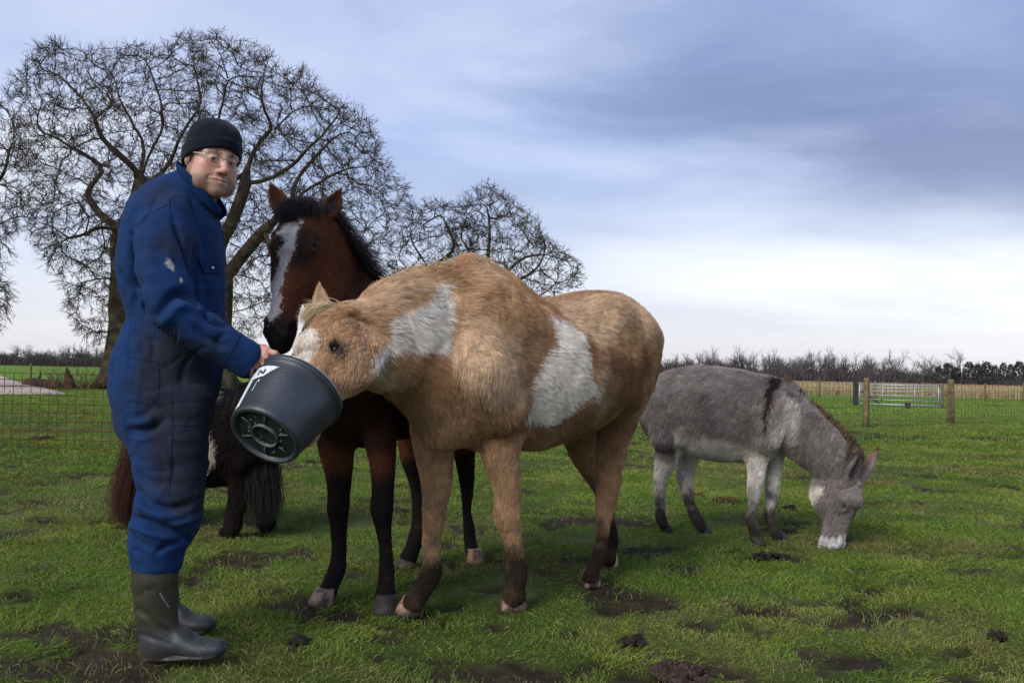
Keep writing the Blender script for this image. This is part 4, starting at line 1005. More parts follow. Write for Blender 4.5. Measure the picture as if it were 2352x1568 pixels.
def build_man():
    root = empty('person', tuple(G(380, 1505)), 'man in blue coveralls, black beanie and glasses holding out the black bucket', 'person')
    lat = V(.08, 1, 0)
    # ---------------- coverall
    C = Blob()
    ts = [(442, 412, 3.19, 40, .07), (430, 438, 3.19, 64, .12), (412, 474, 3.19, 90, .185), (401, 512, 3.195, 105, .21), (396, 560, 3.2, 112, .215), (395, 620, 3.2, 116, .205), (402, 680, 3.2, 111, .19), (407, 738, 3.2, 105, .178), (398, 790, 3.2, 114, .19), (384, 845, 3.2, 121, .20), (378, 900, 3.2, 118, .205), (378, 945, 3.2, 108, .19)]
    C.loft([(P(x, y, Y), h * Y / PF, w_, V(1, 0, 0)) for x, y, Y, h, w_ in ts], k=.03, n=3)
    nl = [(382, 930, 3.10, 104, .105), (387, 985, 3.09, 92, .105), (391, 1040, 3.085, 85, .10), (390, 1092, 3.08, 81, .098), (390, 1130, 3.075, 75, .095), (385, 1166, 3.07, 77, .098), (375, 1210, 3.065, 72, .095), (363, 1245, 3.06, 66, .09), (361, 1270, 3.06, 62, .086), (361, 1284, 3.06, 58, .082)]
    C.loft([(P(x, y, Y), h * Y / PF, w_, V(1, 0, 0)) for x, y, Y, h, w_ in nl], k=.03, n=3)
    fl = [(392, 930, 3.30, 92, .10), (400, 1000, 3.31, 76, .10), (404, 1080, 3.32, 66, .095), (404, 1150, 3.33, 60, .09), (402, 1200, 3.335, 56, .088), (384, 1235, 3.34, 48, .08), (374, 1256, 3.34, 45, .075)]
    C.loft([(P(x, y, Y), h * Y / PF, w_, V(1, 0, 0)) for x, y, Y, h, w_ in fl], k=.02, n=3)
    # sleeves
    na = [(392, 496, 3.05, 50, .07), (377, 535, 3.01, 61, .08), (374, 590, 2.985, 62, .08), (379, 640, 2.965, 59, .078), (390, 690, 2.95, 56, .078), (412, 728, 2.95, 52, .076), (452, 752, 2.965, 49, .072), (500, 784, 2.99, 46, .066), (540, 808, 3.015, 44, .062), (566, 823, 3.03, 43, .060)]
    C.loft([(P(x, y, Y), h * Y / PF, w_, V(1, 0, 0)) for x, y, Y, h, w_ in na], k=.02, n=4)
    fa = [(430, 500, 3.36, 46, .07), (425, 570, 3.40, 50, .075), (430, 650, 3.41, 48, .07), (445, 715, 3.40, 45, .07), (490, 765, 3.36, 42, .065), (545, 815, 3.30, 38, .055), (568, 835, 3.28, 36, .05)]
    C.loft([(P(x, y, Y), h * Y / PF, w_, V(1, 0, 0)) for x, y, Y, h, w_ in fa], k=.02, n=4)
    C.add(Seg(P(555, 816, 3.025), P(600, 842, 3.05), .048, .050, lat), k=.004, op='sub')         # open cuff
    C.add(Seg(P(361, 1276, 3.06), P(361, 1330, 3.06), .067, .067, lat), k=.004, op='sub')        # open hems
    C.add(Seg(P(374, 1252, 3.34), P(374, 1310, 3.34), .062, .066, lat), k=.004, op='sub')
    nb = P(452, 436, 3.19)
    C.add(Seg(nb + V(0, 0, -.03), nb + V(.02, -.01, .1), .062, .075, lat), k=.01, op='sub')      # neck opening
    v, q = C.mesh(.0062); v = smooth_mesh(v, q, 3, .5); nn = vert_normals(v, q)
    bvh = BVHTree.FromPolygons([tuple(p) for p in v], [tuple(int(i) for i in f) for f in q])
    def hit(px, py, off=0.0):
        d = unit(ray(px, py)); h = bvh.ray_cast(Vector(CAM), Vector(d))
        if h[0] is None: return None
        return np.array(h[0]) + np.array(h[1]) * off
    folds = [([(447, 697), (432, 680), (412, 673), (388, 686), (362, 722)], -.022, .016), ([(450, 712), (425, 703), (402, 712), (378, 742)], .010, .016),
             ([(474, 716), (483, 735), (503, 745), (520, 750)], -.014, .010), ([(445, 747), (475, 777), (520, 797)], -.009, .012), ([(520, 765), (500, 780), (505, 800)], -.006, .010),
             ([(396, 500), (412, 545), (428, 595), (440, 640)], -.014, .010), ([(303, 540), (308, 600), (318, 655), (335, 715)], -.020, .012), ([(340, 530), (348, 590), (352, 640)], .008, .02),
             ([(278, 627), (300, 668), (312, 698)], -.018, .014), ([(285, 590), (296, 640), (300, 690)], .008, .012), ([(459, 500), (468, 560), (476, 600)], -.006, .014), ([(470, 640), (478, 690), (470, 730)], -.007, .014),
             ([(301, 989), (325, 990), (350, 980), (372, 965)], -.022, .016), ([(305, 1005), (335, 1003), (360, 990)], .008, .014), ([(360, 925), (385, 955), (405, 970)], -.007, .012), ([(295, 960), (325, 955), (350, 935)], -.008, .014),
             ([(318, 1127), (340, 1153), (384, 1167), (419, 1162), (450, 1150)], -.016, .013), ([(312, 1145), (335, 1172), (380, 1186), (425, 1180)], .009, .012), ([(307, 1188), (330, 1196), (353, 1206), (410, 1223), (437, 1241)], -.026, .012), ([(300, 1205), (340, 1222), (390, 1236)], .010, .012),
             ([(362, 1267), (384, 1252), (419, 1243)], -.014, .010), ([(305, 1230), (325, 1250), (350, 1258)], -.010, .011), ([(318, 1090), (350, 1110), (395, 1108)], -.007, .016), ([(330, 1060), (380, 1075), (440, 1062)], -.005, .02),
             ([(310, 1262), (325, 1270), (335, 1284)], -.009, .009), ([(398, 1205), (430, 1195), (460, 1182)], .010, .011), ([(415, 880), (425, 840), (448, 810)], -.008, .010), ([(345, 770), (352, 800), (350, 830)], -.006, .012), ([(300, 770), (296, 810), (300, 850)], -.006, .012),
             ([(360, 450), (340, 490), (330, 520)], -.006, .012), ([(440, 460), (450, 500), (455, 540)], -.007, .012)]
    for i in range(12):
        x = 300 + i * 9.5; folds.append(([(x + 2, 735 + i * 1.0), (x, 752 + i * 1.6), (x - 3, 778 + i * 1.5)], -.006, .0055))
    dsp = np.zeros(len(v))
    for pl, amp, wd in folds:
        pts = [hit(*p) for p in catmull(pl, 5)]; pts = np.array([p for p in pts if p is not None])
        if len(pts) < 2: continue
        m = np.all((v > pts.min(0) - 3 * wd) & (v < pts.max(0) + 3 * wd), 1); vm = v[m]
        a, b = pts[:-1], pts[1:]; ab = b - a; L2 = (ab ** 2).sum(1) + 1e-9
        t = np.clip(((vm[:, None] - a) * ab).sum(2) / L2, 0, 1); d2 = ((vm[:, None] - (a + t[..., None] * ab)) ** 2).sum(2); j = d2.argmin(1); dm = d2[np.arange(len(vm)), j]
        u_ = (j + t[np.arange(len(vm)), j]) / len(a); fade = .35 + .65 * np.sin(np.pi * np.clip(u_, 0.02, .98)) ** .7
        dsp[m] += 1.55 * amp * fade * np.exp(-dm / wd ** 2)
    st = v * np.array((1.0, 1.0, 2.2))
    wv = v + .05 * vnoise3(v, 6, 4)
    dsp += .0050 * fbm(st, 9, 3, 21) + .0045 * np.maximum(0, 1 - np.abs(vnoise(wv * np.array((1, 1, .6)), 11, 71)) * 4.5) * (.4 + .6 * sstep(-.2, .5, vnoise(v, 4, 72))) - .004 * np.maximum(0, 1 - np.abs(vnoise(wv * np.array((.7, .7, 1.3)), 13, 75)) * 5) * sstep(-.1, .4, vnoise(v, 5, 76))
    v = v + nn * dsp[:, None]; v = smooth_mesh(v, q, 1, .2); nn = vert_normals(v, q)
    px, py = proj(v)
    blue = np.array((.0095, .031, .098)); navy = np.array((.021, .022, .031))
    dirt = sstep(.05, .75, fbm(v, 5, 3, 51) * .6 + 1.0 * np.exp(-((px - 430) / 85) ** 2 - ((py - 985) / 170) ** 2) + .42 * np.exp(-((px - 360) / 60) ** 2 - ((py - 880) / 110) ** 2) + .38 * np.exp(-((px - 395) / 70) ** 2 - ((py - 560) / 45) ** 2) + .45 * np.exp(-((px - 490) / 70) ** 2 - ((py - 800) / 50) ** 2) + .3 * np.exp(-((px - 440) / 40) ** 2 - ((py - 1130) / 80) ** 2))[:, None]
    dirt = np.clip(dirt * 1.15, 0, 1); cols = blue * (1 - .92 * dirt) + navy * .92 * dirt
    cols = cols * (1 + .12 * fbm(v, 14, 3, 5))[:, None]
    pt = fbm(v * np.array((1, 1, .5)), 95, 3, 15); sp = (np.exp(-((px - 393 - .35 * (py - 615)) / 13) ** 2 - ((py - 612) / 22) ** 2) + .9 * np.exp(-((px - 418) / 7) ** 2 - ((py - 640) / 9) ** 2))
    pm = (sstep(.34, .52, sp * (.55 + 1.3 * pt)) * (nn[:, 1] < 0))[:, None]
    cols = cols * (1 - .75 * pm) + np.where((py > 622)[:, None], (.52, .50, .24), (.36, .38, .36)) * .75 * pm
    MC = cloth_mat()
    cov = mesh_obj('coverall', v, q, MC, root, True, cols)
    bvh = BVHTree.FromPolygons([tuple(p) for p in v], [tuple(int(i) for i in f) for f in q])
    def hitn(px, py, off=0.0):
        d = unit(ray(px, py)); h = bvh.ray_cast(Vector(CAM), Vector(d))
        return None if h[0] is None else (np.array(h[0]) + np.array(h[1]) * off)
    def stitch(name, pl, r=.0012, mat=None, off=.0008):
        pts = [hitn(*p, off) for p in catmull(pl, 8)]; pts = [p for p in pts if p is not None]
        if len(pts) > 2: return mesh_obj(name, *tube(np.array(pts), r, 5), mat, cov)
    MS = simple('dark_seam_thread', (.006, .015, .045), rough=.9, spec=.1)
    MS2 = simple('blue_piping', (.018, .050, .140), rough=.9, spec=.1)
    for pl in ([(383, 470), (370, 478), (340, 494), (312, 520)], [(398, 505), (389, 476), (393, 455)], [(397, 976), (440, 977), (478, 974)], [(394, 880), (396, 960), (394, 1060), (388, 1140)], [(338, 1075), (365, 1078), (392, 1074)],
               [(452, 605), (452, 660), (450, 705)], [(413, 896), (425, 860), (445, 826), (461, 790)], [(295, 822), (330, 826), (364, 832)], [(364, 832), (366, 880), (362, 918)], [(362, 918), (350, 928), (320, 924), (290, 918)], [(552, 770), (530, 812), (508, 845)], [(458, 715), (480, 716), (497, 715)]):
        stitch('seam', pl, .0009, MS)
    # chest pocket flap with its snap
    def drape(name, poly, mat, off, thick, par, k=10, cols=None):
        (x0, y0), (x1, y1), (x2, y2), (x3, y3) = poly; vv = []; ok = True
        for lev in (off + thick, -.002):
            for i in range(k + 1):
                for j in range(k + 1):
                    a, b = i / k, j / k; X = (x0 * (1 - a) + x1 * a) * (1 - b) + (x3 * (1 - a) + x2 * a) * b; Y_ = (y0 * (1 - a) + y1 * a) * (1 - b) + (y3 * (1 - a) + y2 * a) * b
                    h = hitn(X, Y_, lev); vv.append(h if h is not None else vv[-1])
        s = (k + 1); f = [[i * s + j, (i + 1) * s + j, (i + 1) * s + j + 1, i * s + j + 1] for i in range(k) for j in range(k)]
        o2 = s * s; edge = [(i, 0) for i in range(k)] + [(k, j) for j in range(k)] + [(i, k) for i in range(k, 0, -1)] + [(0, j) for j in range(k, 0, -1)]
        for (i, j), (i2, j2) in zip(edge, edge[1:] + edge[:1]): f.append([i * s + j, o2 + i * s + j, o2 + i2 * s + j2, i2 * s + j2])
        return mesh_obj(name, vv, f, mat, par, False)
    MP = simple('pocket_twill', (.0095, .028, .085), rough=.9, spec=.05, noise=(30, .25), bump=(600, .2))
    fp = drape('pocket_flap', [(452, 592), (495, 592), (504, 628), (466, 626)], MP, .003, .003, cov)
    c = hitn(485, 615, .007)
    if c is not None:
        mesh_obj('snap_button', *lump(c, .0055, np.random.default_rng(1), 1, 10, 6), simple('silver_snap', (.7, .7, .72), rough=.3, metal=.7), fp)
    # shirt front placket and collar
    def collar(name, zc, rx, ry, tilt, h, flare, mat, a0, a1, thick, xo=0.0, gap=0.0):
        vv, f = [], []; n = 40; m = 6
        ctr = P(449, 452, 3.19) + V(xo, 0, zc)
        for i in range(n + 1):
            a = a0 + (a1 - a0) * i / n
            for j in range(m + 1):
                t = j / m; out = flare * math.sin(t * 1.9)
                hh = h * (1 - .25 * max(0, math.cos(a)) ** 2)
                p = ctr + V((rx + out) * math.cos(a), (ry + out) * math.sin(a), tilt * math.cos(a) + hh * t - (.02 * max(0, math.cos(a)) * t))
                vv.append(p)
        f = [[i * (m + 1) + j, (i + 1) * (m + 1) + j, (i + 1) * (m + 1) + j + 1, i * (m + 1) + j + 1] for i in range(n) for j in range(m)]
        vv = np.array(vv) + .003 * vnoise3(np.array(vv), 18, 5)
        o = mesh_obj(name, vv, f, mat, root if name == 'undershirt' else cov)
        md = o.modifiers.new('thick', 'SOLIDIFY'); md.thickness = thick; md.offset = 0
        return o
    MCol = simple('collar_twill', (.0095, .031, .098), rough=.9, spec=.05, noise=(18, .3), bump=(500, .25))
    collar('collar', -.004, .070, .080, -.070, .058, .016, MCol, .30, 2 * math.pi - .30, .006, .022)
    collar('undershirt', -.006, .060, .066, -.076, .040, .006, simple('dark_shirt', (.020, .022, .060), rough=.9, spec=.1, noise=(30, .3)), .22, 2 * math.pi - .22, .005, .026)
    # ---------------- head and neck
    Hd = Blob(); s = HS
    E = lambda x, y, z, rx, ry, rz: Ell(hp(x, y, z), (rx * s, ry * s, rz * s), hv(1, 0, 0), hv(0, 1, 0))
    S = lambda a, b, ra, rb: Seg(hp(*a), hp(*b), ra if not np.isscalar(ra) else ra * s, rb * s, hv(1, 0, 0))
    Hd.add(E(0, -.012, .035, .076, .096, .086), k=.02)
    Hd.add(E(0, .026, -.035, .062, .062, .082), k=.03)
    for g in (1, -1):
        Hd.add(S((.056 * g, -.006, -.052), (.045 * g, .040, -.083), .024, .022), k=.03)
        Hd.add(S((.045 * g, .040, -.083), (.0, .070, -.099), .022, .019), k=.02)
        Hd.add(E(.044 * g, .050, -.024, .024, .022, .022), k=.025)                       # cheekbone
        Hd.add(E(.043 * g, .048, -.058, .024, .022, .030), k=.025)                       # cheek
        Hd.add(S((.050 * g, .062, .020), (.008 * g, .082, .020), .012, .012), k=.014)     # brow
    Hd.add(E(0, .080, -.102, .022, .018, .016), k=.02)
    Hd.add(E(0, .078, -.068, .030, .018, .022), k=.02)                                  # mouth mound
    Hd.add(S((0, .085, .014), (0, .108, -.030), .0085, .0115), k=.012)                     # nose
    Hd.add(E(0, .108, -.034, .0135, .013, .0115), k=.008)
    for g in (1, -1):
        Hd.add(E(.0145 * g, .096, -.038, .0085, .011, .0085), k=.006)
        Hd.add(E(.007 * g, .104, -.047, .0045, .006, .004), k=.003, op='sub')
        Hd.add(E(.032 * g, .094, .001, .020, .014, .0125), k=.012, op='sub')               # eye socket
        Hd.add(E(.032 * g, .0735, .000, .0165, .0155, .0145), k=.006)                      # lids
        Hd.add(E(.032 * g, .092, -.0015, .0120, .012, .0031), k=.002, op='sub')
        Hd.add(S((.028 * g, .090, -.052), (.037 * g, .078, -.068), .004, .004), k=.012, op='sub')   # smile line
    for z, r in ((-.0635, .0052), (-.0745, .0062)):
        Hd.add([S((-.030, .080, -.067), (0, .096, z), .003, r), S((.032, .078, -.065), (0, .096, z), .003, r)], k=.006)
    Hd.add([S((-.034, .084, -.0675), (0, .102, -.0690), .0018, .0022), S((.037, .080, -.0650), (0, .102, -.0690), .0018, .0022)], k=.003, op='sub')
    for g in (1, -1):
        Hd.add(E(.076 * g, -.020, -.008, .008, .015, .026), k=.006); Hd.add(E(.084 * g, -.016, -.006, .004, .007, .013), k=.003, op='sub')
    nb0 = P(447, 470, 3.19)
    Hd.add(Seg(hp(0, -.022, -.055), nb0, .056, .062, hv(1, 0, 0)), k=.03)
    Hd.add(Seg(nb0, nb0 + V(-.015, 0, -.08), .062, .060, lat), k=.03)
    hvt, hq = Hd.mesh(.0030); hvt = smooth_mesh(hvt, hq, 1, .4)
    # ---------------- the hand on the rim (and its forearm), and the far hand under the bucket
    def hand_blob(K, pts):
        K.add(Seg(pts['arm'], pts['wrist'], (.034, .026), (.031, .023), pts['wd']), k=.015)
        kn = pts['kn']
        for i in range(4): K.add(Seg(pts['wrist'] + pts['wd'] * (.018 - .012 * i), kn[i][0], .016, .0125, pts['wd']), k=.014)
        for ch, r in zip(kn, (.0102, .0105, .0098, .0086)):
            for j in range(len(ch) - 1): K.add(Seg(ch[j], ch[j + 1], r * (1 - .07 * j), r * (1 - .07 * (j + 1)), pts['wd']), k=.005)
            K.add(Ell(ch[0] + pts['out'] * .003, (r * 1.12,) * 3), k=.008); K.add(Ell(ch[1] + pts['out'] * .001, (r * 1.06,) * 3), k=.004)
        th = pts['th']
        for j in range(len(th) - 1): K.add(Seg(th[j], th[j + 1], (.0155, .0125, .0105)[j], (.0125, .0105, .009)[j], pts['wd']), k=.010)
    K = Blob(); D = .055
    near = dict(arm=P(535, 806, 2.965 + D), wrist=P(577, 812, 2.985 + D), wd=unit(P(600, 785, 2.98) - P(578, 835, 2.98)), out=V(0, -1, .3),
                kn=[[P(613, 804, 2.975 + D), P(632, 812, 2.962 + D), P(642, 824, 2.972 + D), P(640, 832, 2.992 + D)], [P(608, 817, 2.968 + D), P(623, 831, 2.955 + D), P(630, 840, 2.970 + D), P(625, 846, 2.990 + D)],
                    [P(600, 830, 2.968 + D), P(611, 844, 2.957 + D), P(614, 852, 2.972 + D), P(609, 857, 2.990 + D)], [P(590, 840, 2.972 + D), P(599, 853, 2.966 + D), P(603, 860, 2.980 + D), P(599, 864, 2.995 + D)]],
                th=[P(585, 798, 3.0 + D), P(606, 800, 3.012 + D), P(624, 812, 3.02 + D), P(634, 824, 3.022 + D)])
    hand_blob(K, near)
    K2 = Blob(); D2 = .22
    far = dict(arm=P(530, 815, 3.30), wrist=P(590, 850, 3.26), wd=unit(V(.3, 0, .9)), out=V(0, 1, 0),
               kn=[[P(625 + 3 * i, 858 + 13 * i, 3.23), P(650 + 2 * i, 866 + 14 * i, 3.21), P(667 + 2 * i, 874 + 15 * i, 3.185), P(676, 882 + 15 * i, 3.165)] for i in range(4)],
               th=[P(600, 840, 3.25), P(618, 835, 3.21), P(636, 838, 3.18), P(648, 845, 3.16)])
    hand_blob(K2, far)
    kv, kq = K.mesh(.0028); kv = smooth_mesh(kv, kq, 1, .4); k2v, k2q = K2.mesh(.004)
    # forearm, upper arm and trunk inside the clothes keep the body in one figure
    U = Blob()
    U.loft([(P(447, 475, 3.19), .05, .05, lat), (P(415, 530, 3.2), .07, .11, V(1, 0, 0)), (P(400, 600, 3.2), .09, .13, V(1, 0, 0)), (P(400, 740, 3.2), .08, .11, V(1, 0, 0)), (P(385, 900, 3.2), .09, .12, V(1, 0, 0))], k=.03, n=2)
    for L_ in (na, fa): U.loft([(P(x, y, Y), .036, .036, V(1, 0, 0)) for x, y, Y, h, w_ in L_[2:-2]] , k=.02, n=1)
    for L_ in (nl, fl): U.loft([(P(x, y, Y), .045, .045, V(1, 0, 0)) for x, y, Y, h, w_ in L_], k=.02, n=1)
    uv, uq = U.mesh(.014)
    bv = np.concatenate([hvt, kv, k2v, uv]); o1, o2, o3 = len(hvt), len(hvt) + len(kv), len(hvt) + len(kv) + len(k2v)
    bq = np.concatenate([hq, kq + o1, k2q + o2, uq + o3]); bn = vert_normals(bv, bq)
    def skin(p):
        lc = ((p - HC) @ HR) / HS; x, y, z = lc.T
        c = np.array((.56, .335, .255)) * (1 + .07 * fbm(p, 40, 3, 2))[:, None]
        red = (np.exp(-((np.abs(x) - .045) / .022) ** 2 - ((z + .028) / .022) ** 2) * (y > .02) + np.exp(-(x / .016) ** 2 - ((z + .034) / .016) ** 2) * (y > .08))
        hand = (p[:, 2] < 1.35); red = np.where(hand, .55 + .5 * sstep(-.2, .6, fbm(p, 50, 2, 8)), red)[:, None]
        c = c * (1 - .55 * red) + np.array((.54, .21, .165)) * .55 * red
        lip = (np.exp(-((z + .0695) / .0072) ** 2) * (np.abs(x) < .030) * (y > .082))[:, None]; c = c * (1 - .7 * lip) + np.array((.40, .15, .125)) * .7 * lip
        ln = sstep(.0035, .001, np.abs(z + .0685 - .09 * np.abs(x) * (np.abs(x) > .02) * .5)) * (np.abs(x) < .036) * (y > .079) * ~hand; c = c * (1 - .6 * ln[:, None])
        c = np.where(hand[:, None], c * .92, c)
        return c, beard(x, y, z, p) * ~hand
    def beard(x, y, z, p):
        jaw = sstep(-.045, -.075, z + .55 * np.maximum(0, .02 - y) * -1 * 0 + .006 * vnoise(p, 60, 4)) * sstep(.09, .02, y * 0)
        side = sstep(.026, .004, y + .25 * (z + .03)) * sstep(-.035, -.01, y) * sstep(.03, .012, z) * (np.abs(x) > .045)
        mus = np.exp(-((z + .0545) / .0065) ** 2) * (np.abs(x) < .030) * (y > .075)
        gap = (np.abs(x) < .030) * (y > .078) * (np.exp(-((z + .070) / .010) ** 2))
        b = np.maximum(np.maximum(jaw, side), mus) * (1 - np.clip(gap, 0, 1)); return np.clip(b, 0, 1) * (z > -.145)
    sc_, bd = skin(bv)
    bc = sc_ * (1 - .66 * bd[:, None]) + np.array((.125, .072, .048)) * .66 * bd[:, None]
    lc = ((bv - HC) @ HR) / HS
    brow = (np.exp(-((lc[:, 2] - .0215 + .12 * np.maximum(0, np.abs(lc[:, 0]) - .034)) / .0052) ** 2) * (np.abs(lc[:, 0]) > .010) * (np.abs(lc[:, 0]) < .052) * (lc[:, 1] > .05))[:, None] * .75
    bc = bc * (1 - brow) + np.array((.10, .055, .035)) * brow
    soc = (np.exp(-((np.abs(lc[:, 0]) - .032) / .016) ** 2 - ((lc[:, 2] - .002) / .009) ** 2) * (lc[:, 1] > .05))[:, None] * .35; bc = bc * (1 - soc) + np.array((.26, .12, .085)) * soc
    body = mesh_obj('body', bv, bq, tint_mat('skin', rough=.5, spec=.35, noise=(300, .08), bump=(500, .12, .001), sub=.12), root, True, bc)
    # stubble beard, eyebrows
    rng = np.random.default_rng(12)
    t, b_ = scatter(hvt, hq, 3600, rng, np.clip(bd[:len(hvt)], 0, 1) + 1e-6)
    pp = (hvt[t] * b_[..., None]).sum(1); hn = vert_normals(hvt, hq); n_ = (hn[t] * b_[..., None]).sum(1)
    strands('beard', pp, unit_rows(n_ * .6 + hv(0, .1, -.8)), .0032 * (.5 + rng.random(len(pp))), np.array((.12, .065, .040)) * (1 + .4 * rng.standard_normal((len(pp), 1))), rng, rad=.00026, npt=3, droop=.2, spread=.3, parent=body)
    br = []
    for g in (1, -1):
        for i in range(260):
            k = rng.random(); br.append((hp(g * (.012 + .038 * k), .090 - .030 * k * k, .0205 + .004 * math.sin(k * 2.6) - .004 * k + .0035 * rng.standard_normal()), hv(g * .8, -.25, .25)))
    strands('eyebrow', np.array([a for a, _ in br]), np.array([d for _, d in br]), .008 * np.ones(len(br)), np.array((.085, .045, .030)) * np.ones((len(br), 1)), rng, rad=.0004, npt=3, droop=.1, spread=.25, parent=body)
    # eyes
    me_w = simple('eye_white', (.40, .36, .34), rough=.15, spec=.6); me_i = simple('eye_iris', (.035, .028, .022), rough=.1, spec=.6)
    for g in (1, -1):
        c = hp(.032 * g, .0745, -.0005); eb = mesh_obj('eye', *lump_sphere(c, .0128 * HS, 14, 10), me_w, root)
        d = unit(CAM - c); mesh_obj('iris', *lump_sphere(c + d * .0076 * HS + hv(0, 0, .0012), .0078 * HS, 12, 8), me_i, eb)
    # ---------------- beanie
    vv, f = [], []; n = 72
    prof = [(-.004, .000), (.004, -.001), (.0085, .003), (.0095, .012), (.0095, .030), (.0085, .044), (.004, .0485), (.0035, .052), (.003, .066), (.000, .084), (-.007, .102), (-.020, .118), (-.038, .130), (-.060, .1365), (-.0835, .1385)]
    for r_, z_ in prof:
        for j in range(n):
            a = 2 * math.pi * j / n; ca, sa = math.cos(a), math.sin(a)
            tilt = -.004 + .038 * ca - .006 * abs(sa)
            zz = tilt * max(0, 1 - z_ / .12) + z_ + .008
            rx, ry = .0845 + r_, .103 + r_
            wr = .0012 * math.sin(3 * a + 40 * z_) + (.0010 * math.sin(9 * a + 60 * z_) if z_ > .05 else 0)
            vv.append(hp((max(rx, .001) + wr) * sa, (max(ry * (1 if rx > .002 else .01), .001) + wr) * ca - .010 - .10 * max(0, z_ - .05), zz))
    f = [[i * n + j, i * n + (j + 1) % n, (i + 1) * n + (j + 1) % n, (i + 1) * n + j] for i in range(len(prof) - 1) for j in range(n)]
    f.append([(len(prof) - 1) * n + j for j in range(n)])
    bm_, nt, b = new_mat('black_knit'); N, L = nt.nodes, nt.links
    b.inputs['Base Color'].default_value = (.0075, .0085, .014, 1); b.inputs['Roughness'].default_value = .95; b.inputs['Specular IOR Level'].default_value = .1; b.inputs['Sheen Weight'].default_value = .08
    tc = N.new('ShaderNodeTexCoord'); no = N.new('ShaderNodeTexNoise'); no.inputs['Scale'].default_value = 420; no.inputs['Detail'].default_value = 3; L.new(tc.outputs['Object'], no.inputs['Vector'])
    bp = N.new('ShaderNodeBump'); bp.inputs['Strength'].default_value = .6; bp.inputs['Distance'].default_value = .002; L.new(no.outputs['Fac'], bp.inputs['Height']); L.new(bp.outputs[0], b.inputs['Normal'])
    bo = mesh_obj('beanie', vv, f, bm_, root); sm = bo.modifiers.new('smooth', 'SUBSURF'); sm.levels = 1; sm.render_levels = 1
    # ---------------- glasses
    gl = empty_part('glasses', root, hp(0, .10, 0))
    mf = simple('thin_metal_frame', (.42, .40, .39), rough=.3, metal=.85); mt = simple('pale_temple', (.55, .56, .52), rough=.35, metal=.4)
    gm, nt, b = new_mat('spectacle_lens'); N, L = nt.nodes, nt.links; N.remove(b)
    tr = N.new('ShaderNodeBsdfTransparent'); gs = N.new('ShaderNodeBsdfGlossy'); gs.inputs['Roughness'].default_value = .02; fr = N.new('ShaderNodeFresnel'); fr.inputs[0].default_value = 1.18
    mx = N.new('ShaderNodeMixShader'); L.new(fr.outputs[0], mx.inputs[0]); L.new(tr.outputs[0], mx.inputs[1]); L.new(gs.outputs[0], mx.inputs[2]); L.new(mx.outputs[0], N['Material Output'].inputs[0])
    for g in (1, -1):
        lp = []
        for i in range(33):
            a = 2 * math.pi * i / 32; ca, sa = math.cos(a), math.sin(a)
            x = .0275 * math.copysign(abs(ca) ** .6, ca); z = .0185 * math.copysign(abs(sa) ** .6, sa)
            if z < 0: x *= .90
            lp.append(hp(g * (.0345 + x * 1.0), .1005 - .10 * abs(.0345 + x) - .10 * (z < 0) * -z * .3, -.0065 + z))
        mesh_obj('lens_rim', *tube(np.array(lp), .0015, 6, False), mf, gl)
        mesh_obj('lens', np.array(lp[:-1]), [list(range(32))], gm, gl)
        mesh_obj('temple', *tube(np.array([hp(g * .0625, .094, .006), hp(g * .070, .080, .0075), hp(g * .079, .02, .010), hp(g * .083, -.02, .004)]), [.0024, .0024, .0020, .0016], 6), mt, gl)
    mesh_obj('bridge', *tube(np.array([hp(.008, .0995, .003), hp(0, .1025, .005), hp(-.008, .0995, .003)]), .0012, 6), mf, gl)
    # ---------------- boots
    MB_ = tint_mat('olive_rubber', rough=.55, spec=.35, noise=(18, .25), bump=(60, .12, .003))
    def boot(dx, dy, Y, sc, lab, fx=1.0):
        X = lambda x, y: P(x + dx if x < 372 else 372 + dx + (x - 372) * fx, y + dy, Y)
        K = Blob(); k = Y / PF * sc
        K.loft([(X(356, 1262), 50 * k, 47 * k, V(1, 0, 0)), (X(356, 1330), 50 * k, 47 * k, V(1, 0, 0)), (X(358, 1385), 48 * k, 43 * k, V(1, 0, 0)), (X(362, 1430), 46 * k, 36 * k, V(1, 0, 0)), (X(366, 1465), 44 * k, 33 * k, V(1, 0, 0)), (X(364, 1492), 42 * k, 31 * k, V(1, 0, 0))], k=.02, n=3)
        K.loft([(X(372, 1470), 34 * k, 32 * k, lat), (X(410, 1472), 33 * k, 34 * k, lat), (X(445, 1484), 35 * k, 25 * k, lat), (X(478, 1487), 35 * k, 22 * k, lat), (X(500, 1487), 31 * k, 20 * k, lat)], k=.02, n=3)
        sole = [(X(340, 1508), 27 * k, 8 * k, lat), (X(380, 1508), 29 * k, 7 * k, lat), (X(440, 1503), 33 * k, 8 * k, lat), (X(490, 1502), 32 * k, 8 * k, lat), (X(510, 1494), 22 * k, 8 * k, lat)]
        K.loft(sole, k=.004, n=3)
        for y in (1322, 1330): K.loft([(X(356, y), 51.5 * k, 48 * k, V(1, 0, 0)), (X(356, y + 1.5), 51.5 * k, 48 * k, V(1, 0, 0))], k=.002, n=1)
        v, q = K.mesh(.0048); v = smooth_mesh(v, q, 1, .5); n_ = vert_normals(v, q)
        z0 = G(400 + dx, 1512 + dy)[2]
        dv = np.zeros(len(v)); px, py = proj(v); px -= dx; py -= dy
